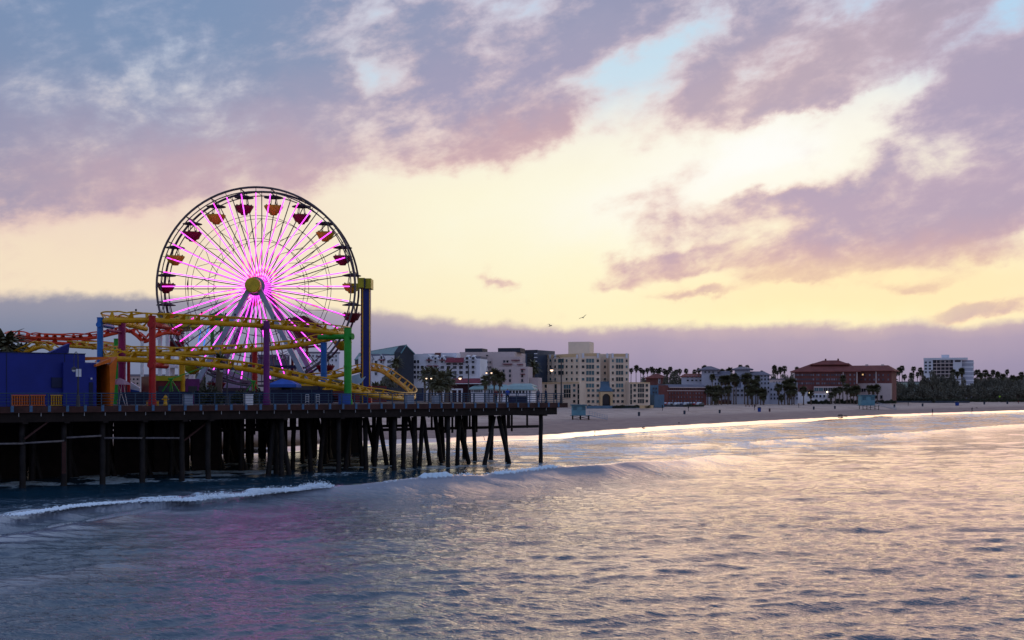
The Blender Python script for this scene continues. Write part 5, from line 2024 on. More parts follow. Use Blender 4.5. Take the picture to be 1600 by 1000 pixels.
# 4. beige terraced complex and dark office block
S4 = bld('beige_complex', 'beige terraced apartment complex stepping down to the right', 765, 400)
f4 = Fac(713, 405, 830, 400)
wall(S4, f4, 713.5, 800, 549.2, 22, b_beige, w=4.5)
wall(S4, f4, 768, 811.5, 557, 6, b_beige, w=1.8)
wall(S4, f4, 786, 817, 566.5, 5, b_beige, w=.9)
wall(S4, f4, 775, 827.5, 573.3, 9, b_beige, w=-3.0)
wall(S4, f4, 828, 841, 590, 8, b_beige, w=0)
wall(S4, f4, 718.5, 746, 543, 9, b_slate, w=8, name='roof_plant', ybot=549)
wall(S4, f4, 770, 806, 542.2, 9, b_slate, w=9, name='roof_plant', ybot=549)
wb = dict(gmt=gl_d, fmt=b_beige)
windows(S4, f4, [750.5, 758, 761.8], [565.5, 573.5, 581], 2.6, 3.8, w=4.5, **wb)
windows(S4, f4, [757], [555], 3.2, 2.2, w=4.5, **wb)
windows(S4, f4, [786.5, 791.5], [565.2], 3.2, 4, w=1.8, **wb)
windows(S4, f4, [789.5, 799.5, 818.5], [580, 587.5, 595], 3.0, 4.2, w=-3.0, **wb)
for x0, x1, y, w_ in ((798, 811, 562, 1.2), (785, 800, 568.2, .3), (808, 817, 569, .2), (816, 823, 576.6, -3.4), (816, 823, 584.5, -3.4)):
    g = G(); f4.box(g, f4.at(x0), f4.at(x1), w_ - .6, w_ + .5, f4.z(805, y + 1), f4.z(805, y)); part('red_awning', g, b_burg, S4)
S4b = bld('glass_office', 'dark blue glass office block behind the beige terraces', 820, 440)
f4b = Fac(798, 442, 840, 436)
wall(S4b, f4b, 798.5, 839.5, 547.3, 14, mat('dark_blue_curtain_wall', (0.05, 0.07, 0.11), .3, .2, .1))
for y in (552, 558, 564, 570): band(S4b, f4b, 836.3, 839.8, y, y + 1.3, b_white, .9, 'balcony', .85)
band(S4b, f4b, 798, 840, 547, 551, b_slate, .3, 'parapet')
windows(S4b, f4b, [829], [556.5, 565], 9, 7, gl_t, b_slate, mull=1)
windows(S4b, f4b, [804, 815], [553.5], 8, 4.5, gl_d, b_slate, mull=1)

# 5. pale green roofed pavilions
S5 = bld('green_roofed_cafe', 'low white cafe pavilions with pale green roofs behind the pier railing', 785, 345)
f5 = Fac(733, 348, 834, 344)
for (x0, x1, ye, yr, w_) in [(735, 757, 607, 601.5, 0), (752, 786, 606.5, 600.5, 6), (776, 834, 608, 602.5, -2), (790, 826, 602.6, 598.8, 5)]:
    g = G(); f5.box(g, f5.at(x0 + 1), f5.at(x1 - 1), w_, w_ + 6, SANDZ, f5.z((x0 + x1) / 2, ye) - .36); part('wall', g, b_white, S5)
    hip(S5, f5, x0, x1, ye, yr, x0 + 4, x1 - 4, 6, mat('pale_green_roof', (0.24, 0.36, 0.36), .6, .15, .3), over=.5, w=w_)
windows(S5, f5, list(range(738, 756, 3)), [611], 2.0, 4.6, gl_d, b_white)
windows(S5, f5, list(range(780, 832, 5)), [613], 3.2, 4.8, gl_d, b_white, w=-2)
windows(S5, f5, list(range(758, 776, 4)), [612], 2.6, 4.8, gl_d, b_white, w=6)

# 6-7. blue annex and long red brick block
S6 = bld('blue_annex', 'small blue grey annex between the cream hotel and the brick block', 1022, 440)
f6 = Fac(1015, 436, 1033, 438)
wall(S6, f6, 1016, 1028.8, 601.8, 12, b_bluep)
wall(S6, f6, 1016.2, 1031.5, 616.5, 5, b_bluep, w=-3)
windows(S6, f6, [1021, 1025], [607, 613], 2.4, 3.4, gl_d, b_bluep)
S7 = bld('red_brick_block', 'long low red brick block with a grey roof behind the parked cars', 1065, 492)
f7 = Fac(1028, 490, 1105, 498)
wall(S7, f7, 1029.5, 1044, 602, 14, b_brick)
wall(S7, f7, 1044.1, 1104, 605.3, 14, b_brick)
g = G()
z0, z1 = f7.z(1074, 605.3), f7.z(1074, 600.5)
g.extr([f7.P(f7.at(1044.5), z0, -.4), f7.P(f7.at(1104), z0, -.4), f7.P(f7.at(1104), z1, 3), f7.P(f7.at(1044.5), z1, 3)], f7.n * 8)
part('roof', g, b_groof, S7)
band(S7, f7, 1045, 1104, 604.8, 606.0, b_beige, .45)
band(S7, f7, 1042, 1104, 610, 611, b_beige, .3)
windows(S7, f7, list(np.arange(1047, 1100, 3.1)), [608], 1.7, 2.4, gl_d, b_brick)
windows(S7, f7, list(np.arange(1046, 1100, 4.6)), [614.5, 620.5, 626], 1.8, 2.6, gl_p, b_brick)
S7b = bld('red_gabled_house', 'dark red gabled house with a white window among the palms', 1035, 620)
f7b = Fac(1026, 620, 1046, 625)
wall(S7b, f7b, 1028, 1044, 590, 10, b_brick)
hip(S7b, f7b, 1027, 1045, 590.3, 583.5, 1035, 1037, 10, b_tile)
windows(S7b, f7b, [1029.8], [593, 597], 2.4, 3.6, gl_p, b_white)

# 8. pale hotel with two tower pavilions
S8 = bld('pale_tower_hotel', 'pale grey hotel with two roofed corner towers behind the beach palms', 1140, 540)
f8 = Fac(1062, 556, 1206, 548)
wall(S8, f8, 1064, 1097, 587.5, 14, b_lav, w=6)
wall(S8, f8, 1096, 1121, 578, 16, b_lav, w=1)
wall(S8, f8, 1112, 1147, 588, 14, b_lav, w=-2)
wall(S8, f8, 1148, 1172, 577, 16, b_lav, w=2)
wall(S8, f8, 1158, 1202, 585.5, 14, b_lav, w=-2)
wall(S8, f8, 1143, 1168, 606, 8, b_lav, w=-6)
wall(S8, f8, 1196, 1246, 597.5, 16, b_lav, w=-1)
hip(S8, f8, 1096, 1120.5, 577.3, 571.5, 1105, 1111, 16, b_groof, w=1, over=1.6)
hip(S8, f8, 1148, 1172, 576.6, 572, 1157, 1163, 16, b_groof, w=2, over=1.6)
hip(S8, f8, 1112, 1147, 588, 579.5, 1120, 1140, 14, b_groof, w=-2)
hip(S8, f8, 1159, 1202, 585.6, 580, 1166, 1194, 14, b_groof, w=-2)
hip(S8, f8, 1064, 1097, 587.8, 583.2, 1068, 1094, 14, b_tile, w=6)
w8 = dict(gmt=gl_d, fmt=b_lav)
windows(S8, f8, [1074, 1081, 1087.5, 1094], [588.5, 594], 3, 2.6, w=6, **w8)
windows(S8, f8, [1102, 1108, 1114], [581.5], 2.6, 2.2, w=1, **w8)
windows(S8, f8, list(np.arange(1118, 1146, 4.4)), [593, 599.5, 606, 612, 618], 2.4, 3, w=-2, **w8)
windows(S8, f8, list(np.arange(1164, 1202, 5.2)), [587.5, 593, 599, 606, 612], 2.6, 3, w=-2, **w8)
windows(S8, f8, [1147, 1153, 1159, 1165], [610.5, 617.5], 3.2, 3, w=-6, **w8)
windows(S8, f8, list(np.arange(1200, 1246, 5.0)), [608.5, 616.5, 622.5], 2.8, 3.2, w=-1, **w8)
# pavilion cafe on the boardwalk and kiosks
for px0, px1, d, mt, lb in [(1126, 1142, 545, c_ora, 'left orange brown snack kiosk at the back of the beach'), (1151, 1167, 548, c_ora, 'right orange brown snack kiosk at the back of the beach')]:
    o = bld('snack_kiosk', lb, (px0 + px1) / 2, d, 'kiosk', group='snack kiosks')
    f = Fac(px0, d, px1, d + 2)
    wall(o, f, px0, px1, 627, 5, mat('kiosk_brown', (0.16, 0.075, 0.05), .8, .3, .5))
    g = G(); f.box(g, -.8, f.L + .8, -1.4, 5.5, f.z(px0, 627) + .004, f.z(px0, 626)); part('roof', g, b_tile, o)
    g = G(); f.box(g, .6, f.L - .6, -.05, -.003, SANDZ + 1, SANDZ + 2.3); part('hatch', g, gl_p, o)

# 9. red hotel with tiled roofs
S9 = bld('red_hotel', 'big red brick hotel with tiered red tile roofs', 1310, 600)
f9 = Fac(1238, 604, 1342, 594)
f9r = Fac(1338, 606, 1396, 598)
wall(S9, f9, 1240.5, 1340, 580.5, 26, b_brick)
wall(S9, f9, 1272, 1340, 603.8, 6, b_beige, w=-3)
wall(S9, f9, 1240, 1272, 612, 6, b_white, w=-4)
wall(S9, f9r, 1326, 1393, 579.5, 20, b_brick)
wall(S9, f9r, 1340.5, 1393, 599, 5, b_beige, w=-2)
hip(S9, f9, 1238, 1341, 580.3, 566.5, 1268, 1325, 26, b_tile, over=1.2)
wall(S9, f9, 1267, 1327, 568.4, 10, b_brick, w=8, name='upper_storey', ybot=571)
hip(S9, f9, 1266.5, 1325, 568.6, 562, 1285, 1309, 11, b_tile, w=7.5, over=.6)
hip(S9, f9r, 1318, 1394, 579.3, 570.3, 1322, 1384, 20, b_tile, over=1.2)
for x, y0, y1 in ((1288.5, 563, 559.5), (1308.5, 564, 559.2), (1326, 573, 567.5)): wall(S9, f9, x - 1.3, x + 1.3, y1, 1.6, b_brick, w=12, name='chimney', ybot=y0 + 2)
for x, y1 in ((1350, 568.7), (1375, 568.7)): wall(S9, f9r, x - 2, x + 2, y1, 2, b_beige, w=9, name='chimney', ybot=574)
w9 = dict(gmt=gl_p, fmt=b_brick)
for py in (585.8, 592.8, 599.0):
    windows(S9, f9, [1244, 1246.8, 1250, 1253.5, 1257, 1260.6, 1264, 1267.5, 1271, 1276.5, 1279.2, 1285, 1288.5, 1292.5, 1296, 1300, 1303.5, 1307, 1311, 1315, 1320, 1328.5, 1335], [py], 1.9, 2.9, **w9)
windows(S9, f9, list(np.arange(1276, 1338, 7.2)), [608.5], 5.5, 5.5, gl_t, b_beige, mull=1, w=-3)
windows(S9, f9r, [1346, 1352, 1359, 1366, 1373, 1380, 1388], [586, 593], 2.0, 3.0, **w9)
windows(S9, f9r, [1345, 1348.5, 1352], [609.5], 2.4, 5.5, gl_d, b_beige, w=-2)
windows(S9, f9r, [1344.5, 1351, 1370, 1378], [620.5], 3.2, 5.0, gl_d, b_beige, w=-2)
windows(S9, f9r, [1348], [585.2], 2.2, 2.4, b_lit, b_brick, label='lit yellow window', w=-.03)
for f, x in ((f9, 1241), (f9, 1317.5), (f9, 1339), (f9r, 1369)): band(S9, f, x - .9, x + .9, 580.6, 599.5, b_beige, .3, 'quoin_strip')
S9b = bld('glass_pavilion', 'low white glazed pavilion lit at both ends in front of the red hotel', 1280, 575)
f9b = Fac(1266, 572, 1294, 576)
wall(S9b, f9b, 1267.5, 1291.5, 615, 8, b_white)
windows(S9b, f9b, [1271, 1275.8, 1281.5, 1287.5], [619], 3.6, 4.2, gl_d, b_white)
# 10. white mid-rise on the right
S10 = bld('white_midrise', 'white mid rise hotel with dark balcony grid on the right', 1480, 780)
f10 = Fac(1441, 790, 1506, 780)
wall(S10, f10, 1443.3, 1457.5, 560, 18, b_white)
wall(S10, f10, 1457.6, 1489, 561.5, 16, mat('balcony_dark', (0.05, 0.045, 0.055), .8, .2, .2), w=1.2)
wall(S10, f10, 1489.1, 1503, 561.5, 16, b_white, w=.6)
g = G()
cxp = f10.P(f10.at(1509), 0, 8)
zb2, ztp = SANDZ, f10.z(1505, 562.5)
g.tube([(cxp.x, cxp.y, zb2), (cxp.x, cxp.y, ztp)], 4.9, 28)
part('round_wing', g, b_lav, S10)
for k in range(8):
    z = ztp - 2.2 - k * 3.0
    g = G(); g.tube([(cxp.x, cxp.y, z), (cxp.x, cxp.y, z + .9)], 5.15, 28)
    part('balcony_ring', g, b_white, S10)
band(S10, f10, 1443, 1512, 559, 562.3, b_white, .3, 'parapet', 6)
wall(S10, f10, 1470.5, 1482.5, 553.8, 8, b_white, w=6, name='penthouse', ybot=560)
for y in (567.2, 572.6, 578, 583.4, 589): band(S10, f10, 1457.6, 1489, y, y + 1.2, b_beige, -.05, 'balcony_slab', 1.2)
for x in (1463.5, 1470, 1476.6, 1482.8): band(S10, f10, x - .45, x + .45, 562.4, 594, b_beige, -.1, 'balcony_wall', 1.2)
windows(S10, f10, [1446.6, 1453], [566.2, 571.3, 576.2, 581.5], 3.2, 2.8, gl_d, b_white)
windows(S10, f10, [1472, 1481.5], [564.5], 6.5, 2.3, gl_d, b_white, w=1.2)
windows(S10, f10, [1496.5], [564.3], 8, 2.6, gl_d, b_white, w=.6)
# small houses among the trees
for i, (x0, x1, yt, d, mt, lb) in enumerate([(1418, 1446, 597.2, 760, mat('mint_stucco', (0.30, 0.36, 0.34), .8, .1, .2), 'pale mint low house between trees below the lone palms'), (1482, 1501, 593, 735, b_white, 'small white house under the round wing of the mid rise'), (1463, 1476, 597, 740, b_white, 'small white gabled house showing between dark trees'), (1206, 1232, 593.2, 590, b_beige, 'flat roofed beige house beside the red hotel'),
                                       (1566, 1596, 591, 930, b_beige, 'beige house glimpsed between the far right trees'), (474, 530, 552, 390, b_white, 'white building seen through the lower right of the wheel'), (380, 470, 572, 400, b_beige, 'beige building seen behind the sign board'), (200, 300, 588, 300, b_beige, 'beige building seen behind the maroon booth')]):
    o = bld('house', lb, (x0 + x1) / 2, d, 'house')
    f = Fac(x0, d, x1, d + 4)
    wall(o, f, x0, x1, yt, 10, mt)
    g = G(); f.box(g, -.3, f.L + .3, -.3, 10.3, f.z((x0 + x1) / 2, yt) + .004, f.z((x0 + x1) / 2, yt) + .5); part('roof', g, b_groof, o)
    st_ = 6 if x1 - x0 > 40 else 4.4
    windows(o, f, list(np.arange(x0 + 3, x1 - 1, st_)), [yt + 4.5, yt + 11], 2.4, 3.2, gl_d, mt)

for k_, lst in WREST.items():
    g = G()
    ms = []
    for o, me, p, a in lst:
        M = Matrix.Translation(p) @ Matrix.Rotation(a, 4, 'Z')
        for mt in me.materials:
            if mt not in ms: ms.append(mt)
        b = len(g.v)
        g.v.extend(tuple(M @ v.co) for v in me.vertices)
        for q in me.polygons:
            g.f.append(tuple(b + i for i in q.vertices))
            g.mi.append(ms.index(me.materials[q.material_index]))
    part('window_rows', g, ms, lst[0][0], kind='stuff')

# ------------------------------------------------------------------ the bluff behind, right
bx = np.array([xat(px, 860) for px in range(960, 1720, 20)])
bpx = np.arange(960, 1720, 20)
gg = []
for k, (dd, hf) in enumerate(((-90, 0), (-60, .25), (-30, .8), (0, 1.0), (60, 1.05), (900, 1.05))):
    row = []
    for i, px in enumerate(bpx):
        d = 860 + dd + 25 * math.sin(px * .02) + (px - 1200) * .15
        top = np.interp(px, [960, 1040, 1180, 1240, 1380, 1460, 1600, 1720], [9, 13, 12, 14, 13, 15, 18, 18])
        row.append((xat(px, d), d, SANDZ - .06 + top * hf + (1.2 * math.sin(px * .31 + k) if 0 < k < 5 else 0)))
    gg.append(row)
structure('bluff_hillside', npmesh('bluff_hillside', np.array(gg).reshape(-1, 3), gridfaces(6, len(bpx)), mat('scrub_soil', (0.05, 0.045, 0.035), .95, .4, .08), smooth=True))
BZ = 14.0

ORD = ['first', 'second', 'third', 'fourth', 'fifth', 'sixth', 'seventh', 'eighth', 'ninth', 'tenth', 'eleventh', 'twelfth', 'thirteenth', 'fourteenth', 'fifteenth', 'sixteenth', 'seventeenth', 'eighteenth', 'nineteenth', 'twentieth']


def palms(lst, what, group, **kw):
    lst = sorted(lst)
    for i, t in enumerate(lst):
        kk = dict(kw)
        if len(t) > 3: kk['crown'] = t[3]
        palm(t[0], t[1], t[2], '%s, %s from the left' % (what, ORD[i]), group, **kk)


# skyline palms on the bluff
palms([(986, 573.5, 840), (994, 569.5, 850, 1.15), (1001, 573, 850), (1005.5, 576, 860), (1011.5, 573.5, 850), (1017.5, 571.8, 850), (1022, 574.5, 860), (1028, 574, 850, 1.2), (1031.5, 573, 850), (1038, 575, 850), (1043, 577, 850), (1047, 571.3, 850, 1.1), (1052, 579, 840), (1056.5, 576, 850), (1062.5, 575, 850), (1072, 574.8, 850)],
      'slim skyline palm over the brick block', 'skyline palms over the brick block', zb=BZ - 2)
palms([(1085.5, 576, 850, 1.05), (1091.5, 573.6, 850, 1.05), (1100.3, 569.8, 850, 1.3), (1128.3, 575, 850, 1.3), (1137, 575, 850, 1.1), (1140.5, 572.2, 850, 1.3), (1157, 568.6, 850, 1.2), (1167, 568.6, 850, 1.15), (1190.5, 577.5, 850, .9)],
      'skyline palm behind the pale tower hotel', 'skyline palms behind the pale hotel', zb=BZ - 2)
palms([(1208.5, 577, 900, .8), (1209.8, 569.3, 850, 1.2), (1211.8, 576.5, 900, .8), (1214.5, 578.5, 900, .8), (1219.3, 572, 850, 1.15), (1225.8, 570.5, 850, 1.15), (1246, 571.3, 850, 1.25)],
      'slender palm against the sky left of the red hotel', 'slender palms left of the red hotel', zb=BZ - 2)
palms([(1399.5, 577.5, 850, 1.15), (1405, 573, 850, 1.2), (1409.5, 569.5, 850, 1.2), (1413.5, 583.5, 850), (1395, 583, 840)],
      'dark palm in the clump right of the red roofs', 'palm clump right of the red roofs', zb=BZ - 2)
palms([(1424.3, 581, 850, 1.25), (1427.3, 571, 860, 1.1), (1433.5, 580, 850), (1437.6, 572.5, 850, 1.1), (1441, 577, 850, 1.2)],
      'slim palm between the red hotel and the white mid rise', 'palms left of the mid rise', zb=BZ - 2)
palms([(1489.5, 575.5, 770, 1.05), (1502.5, 573.5, 765, 1.25), (1496, 579, 770), (1519.5, 577.5, 860, 1.3), (1527.8, 575.3, 860, 1.4), (1539.8, 576, 870, 1.4), (1551.8, 576.5, 880, 1.15), (1559, 579.3, 880, 1.3), (1567.5, 582.5, 880, 1.5), (1573.5, 576, 890, 1.05), (1582.5, 584.7, 880, 1.4), (1590.5, 585.5, 880, 1.2), (1595.8, 579.8, 890, 1.3), (1533, 581, 860, 1.2), (1546, 583, 870, 1.2)],
      'skyline palm at the far right of the shore', 'skyline palms far right', zb=BZ)
# palms along the back of the beach
palms([(1106, 600, 498, 1.05), (1111, 602, 500), (1116.5, 600.5, 503, 1.1), (1122, 599.5, 506, 1.1), (1127, 604, 508), (1119, 612, 493), (1113, 582, 523, .9), (1137.5, 599.5, 513, 1.1), (1127.5, 584.5, 538, 1.05), (1133, 584, 538, 1.05), (1139, 584.5, 538, 1.05)],
      'beach palm in front of the pale hotel left tower', 'beach palms left of the kiosks', zb=SANDZ)
palms([(1146.5, 580.5, 530, 1.25), (1150, 584, 535, 1.2), (1163.5, 581, 530, 1.3), (1168, 580.5, 530, 1.3), (1176, 589.5, 520, 1.35), (1181, 593, 520, 1.35), (1184, 584, 530, 1.0), (1168.5, 597.5, 515, 1.2), (1174, 603, 515, 1.2), (1188.5, 604.5, 515, 1.1), (1192.5, 604, 515, 1.1), (1193.5, 615, 515, .8)],
      'tall beach palm before the pale hotel right tower', 'tall beach palms mid beach', zb=SANDZ)
palms([(1216.8, 596.5, 523, 1.15), (1226, 592, 527, 1.05), (1231, 589.5, 530, 1.1), (1237.5, 588, 530, 1.25), (1233.5, 599.5, 523, 1.25), (1240.5, 600, 523, 1.2), (1221.3, 614.5, 520, .85), (1255.5, 601.5, 535, 1.0), (1267, 606.5, 535, 1.0)],
      'dark beach palm left of the red hotel', 'beach palms left of the red hotel', zb=SANDZ)
palms([(1305, 603.5, 562, 1.0), (1311.8, 601.5, 562, 1.0), (1317, 583.5, 572, 1.05), (1323.5, 597, 567, 1.2), (1329, 603, 564), (1334, 600, 567, 1.25), (1339, 600.5, 567, 1.1), (1357.5, 599, 587, 1.1), (1364.5, 599, 587, 1.15), (1371, 598.5, 587, 1.1), (1298, 611, 552, .9)],
      'beach palm in front of the red hotel', 'beach palms before the red hotel', zb=SANDZ)
palms([(664, 575, 340, .8), (671, 571, 335, 1.0), (680, 573.5, 330, 1.0), (690, 578, 325, 1.0), (699, 576.5, 330, .95), (675, 586, 320, .9), (686, 588, 318, .9), (697, 590, 320, .8)],
      'date palm in the dense clump before the white hotel', 'date palm clump by the white hotel', kind='date')
palms([(758, 583.5, 300, .85), (772, 573, 300, .95), (781, 577.5, 300, .95)], 'fan palm above the green roofed cafe', 'three palms above the cafe', crown=.9)
palms([(619.5, 555, 368, .9), (609, 580, 350, .8), (587, 596, 330, .8), (596, 598, 330, .8)], 'palm behind the track loop', 'palms behind the track loop', kind='date')
palms([(834, 563, 425, 1.0)], 'lone dark palm against the glass office beside the cream hotel', None, kind='date')

# broadleaf trees
TL_ = [(1012, 586, 640, 16, 'dark tree left of the red gabled house'), (1023, 588, 640, 14, 'dark rounded tree touching the red gabled house'), (1048, 583.5, 610, 16, 'dark tree right of the red gabled house'), (1060, 584, 600, 16, 'dense dark tree at the left end of the pale hotel'), (1067, 588, 596, 10, 'small dark tree against the pale hotel'),
       (1203, 584, 800, 14, 'rounded dark tree on the skyline beside the pale hotel'), (1216, 583.5, 800, 18, 'wide dark tree under the slender palms'), (1232, 584.5, 780, 14, 'dark tree touching the red hotel roof corner'),
       (1376, 587, 640, 20, 'broad dark tree in front of the red hotel right wing'), (1388, 586, 640, 24, 'big dark tree at the right end of the red hotel'), (1402, 592, 690, 18, 'dark tree right of the red hotel'), (1412, 591, 700, 22, 'dense tree below the palm clump'),
       (1428, 602, 690, 20, 'low wide tree before the mint house'), (1440, 601, 690, 16, 'low tree right of the mint house'), (1447, 581, 740, 16, 'tall tree at the left edge of the mid rise'), (1455, 579.5, 735, 16, 'tall tree covering the lower left of the mid rise'), (1466, 586, 735, 20, 'wide tree before the balcony grid'),
       (1478, 585, 735, 18, 'dark tree below the balcony grid centre'), (1488, 588, 730, 14, 'dark tree below the white panel of the mid rise'), (1478, 597, 720, 12, 'small dark tree before the small white house'), (1500, 591, 730, 12, 'tree against the round wing'),
       (1495, 606, 700, 26, 'low spreading dark tree above the beach wall'), (1508, 605, 700, 18, 'low tree right of the spreading one'), (1455, 603, 690, 24, 'low dark tree mass left of the spreading tree'),
       (1520, 587, 800, 16, 'tall dark tree right of the mid rise'), (1531, 590, 800, 14, 'second tall dark tree right of the mid rise'), (1542, 588, 800, 18, 'broad dark tree under the skyline palms'), (1552, 592, 800, 15, 'dark tree under the two slim palms'), (1563, 590, 800, 18, 'dark tree left of the glimpsed beige house'),
       (1574, 590, 800, 16, 'dark tree before the glimpsed beige house'), (1586, 593, 800, 18, 'dark tree near the right edge'), (1599, 590, 800, 18, 'dark tree cut by the right edge'), (1525, 598, 740, 26, 'lower tree at the right group left end'), (1545, 600, 740, 26, 'lower tree at the right group centre'), (1567, 602, 740, 26, 'lower tree at the right group right part'), (1590, 602, 740, 26, 'lower tree at the right edge'),
       (1420, 612, 680, 26, 'shrubby tree behind the sand left of the spreading tree'), (845, 604, 470, 8, 'small tree behind the cream hotel left wing'), (305, 583, 330, 40, 'dark tree behind the left wheel leg'), (450, 585, 340, 50, 'dark tree behind the purple column'), (540, 590, 340, 40, 'dark tree behind the green column'), (225, 582, 330, 40, 'dark tree between the magenta and red columns'), (600, 588, 345, 34, 'dark tree behind the track loop rails')]
for (px, yt, d, w, lb) in TL_: tree(px, yt, d, w, lb, 'broadleaf trees behind the shore')
for (x0, x1, yt, d, lb) in [(1018, 1100, 632.3, 455, 'dark clipped hedge in front of the parked cars'), (1262, 1300, 624, 555, 'dark hedge before the glazed pavilion'), (1303, 1346, 622.5, 570, 'dark hedge before the red hotel middle'), (1346, 1400, 624, 590, 'dark hedge behind the far lifeguard tower'),
                            (917, 938, 632.5, 405, 'reddish dark hedge left of the hotel arch'), (957, 1016, 632.5, 405, 'dark hedge right of the hotel arch'), (1400, 1460, 620, 640, 'scrubby dark hedge below the mint house'), (1515, 1600, 622, 690, 'long dark hedge below the right trees'), (1462, 1515, 622, 660, 'low green hedge below the spreading tree'), (1166, 1216, 627, 556, 'dark hedge right of the kiosks')]:
    bush(x0, x1, yt, d, lb, SANDZ, 'hedges along the back of the beach')
# low walls along the sand
for (x0, x1, d, h, mt, lb) in [(917, 1018, 400, .7, b_bluep, 'low blue grey wall before the cream hotel'), (1018, 1100, 448, .35, mat('wall_dark', (.05, .06, .08), .9, .2, .3), 'low dark wall before the parked cars'), (1000, 1021, 403, .8, b_ochre, 'short ochre wall at the right end of the cream hotel'), (1380, 1515, 630, .9, mat('wall_dark', (.05, .06, .08)), 'long low dark wall behind the far bins')]:
    o = thing('low_wall', lb, 'wall', (xat((x0 + x1) / 2, d), d, SANDZ - .2))
    f = Fac(x0, d, x1, d + (x1 - x0) * .12)
    g = G(); f.box(g, 0, f.L, 0, .3, SANDZ - .2, SANDZ + h); part('wall', g, mt, o)
    g = G(); f.box(g, -.05, f.L + .05, -.06, .36, SANDZ + h + .003, SANDZ + h + .1); part('coping', g, mt, o)

# ------------------------------------------------------------------ parked cars
def car_parts(mt):
    b = G()
    prof = [(-2.2, .35), (-2.2, .75), (-2.0, .88), (-1.0, .95), (-.35, 1.42), (1.15, 1.44), (1.85, 1.0), (2.2, .9), (2.25, .4), (2.1, .3), (-2.1, .3)]
    L_ = [(x, -.85 if z < 1 else -.68, z) for x, z in prof]
    R_ = [(x, .85 if z < 1 else .68, z) for x, z in prof]
    n = len(prof)
    b.add(L_ + R_, [tuple(range(n - 1, -1, -1)), tuple(range(n, 2 * n))] + [(i, (i + 1) % n, n + (i + 1) % n, n + i) for i in range(n)])
    w = G()
    w.add([(-.98, -.66, .98), (-.98, .66, .98), (-.40, .58, 1.40), (-.40, -.58, 1.40)], [(0, 1, 2, 3)])
    for v in range(len(w.v)): w.v[v] = (w.v[v][0] - .02, w.v[v][1], w.v[v][2] + .02)
    wh = G()
    wh.tube([(0, -.12, 0), (0, .12, 0)], .32, 12)
    return b.mesh('car_body', mt), w.mesh('windscreen', gl_sky), wh.mesh('wheel', c_dk)


gl_sky = mat('windscreen_glass', (0.62, 0.60, 0.64), 0.08, 0, metal=0.8, spec=1.0)
car_cols = {'white': (.6, .6, .62), 'silver': (.33, .33, .36), 'black': (.015, .015, .018), 'red': (.28, .02, .025), 'dark blue': (.02, .03, .09), 'grey': (.10, .10, .11)}
CARS = {k: car_parts(mat('car_' + k.replace(' ', '_'), c, .25, 0, spec=.7)) for k, c in car_cols.items()}
row = ['white', 'black', 'silver', 'white', 'red', 'silver', 'black', 'white', 'silver', 'dark blue', 'white', 'grey', 'black', 'red', 'white', 'grey']
seen_c = {}
for i, k in enumerate(row):
    px = 1019.5 + i * 5.0 + (i % 3) * .4
    d = 470 + i * 1.2
    seen_c[k] = seen_c.get(k, 0) + 1
    o = thing('parked_car', '%s car in the row before the brick block, %s %s from the left' % (k, ORD[seen_c[k] - 1], k), 'car', (xat(px, d), d, SANDZ - .02), 'cars parked before the brick block', R(62))
    bm_, wm_, hm_ = CARS[k]
    link('body', bm_, o)
    link('windscreen', wm_, o)
    for x in (-1.35, 1.4):
        for y in (-.76, .76): link('wheel', hm_, o, (x, y, .32))
for i, (px, d, k, lb) in enumerate([(1404, 655, 'silver', 'silver car under the trees right of the far lifeguard tower'), (1438, 655, 'grey', 'grey car under the trees left of the spreading tree'), (1532, 700, 'white', 'white car below the right trees'), (1593, 705, 'silver', 'silver car at the right edge below the trees')]):
    o = thing('parked_car', lb, 'car', (xat(px, d), d, SANDZ - .02), None, R(20))
    bm_, wm_, hm_ = CARS[k]
    link('body', bm_, o); link('windscreen', wm_, o)
    for x in (-1.35, 1.4):
        for y in (-.76, .76): link('wheel', hm_, o, (x, y, .32))

# ------------------------------------------------------------------ on the sand
def gz(x, y):
    xa, ya = np.array([x]), np.array([y])
    d = shore_dist(xa, ya)
    return float(sand_height(d, xa, ya)[0]) if d[0] < 150 else SANDZ


def on_sand(px, py):
    lo, hi = 120.0, 900.0
    for k in range(50):
        d = (lo + hi) / 2
        if zat(py, d) > gz(xat(px, d), d): lo = d
        else: hi = d
    d = lo
    return xat(px, d), d, gz(xat(px, d), d)


m_lg = mat('lifeguard_blue', (0.13, 0.27, 0.33), 0.6, 0.15, 0.8)
m_lgd = mat('lifeguard_trim', (0.07, 0.15, 0.19), 0.6, 0.15, 0.8)


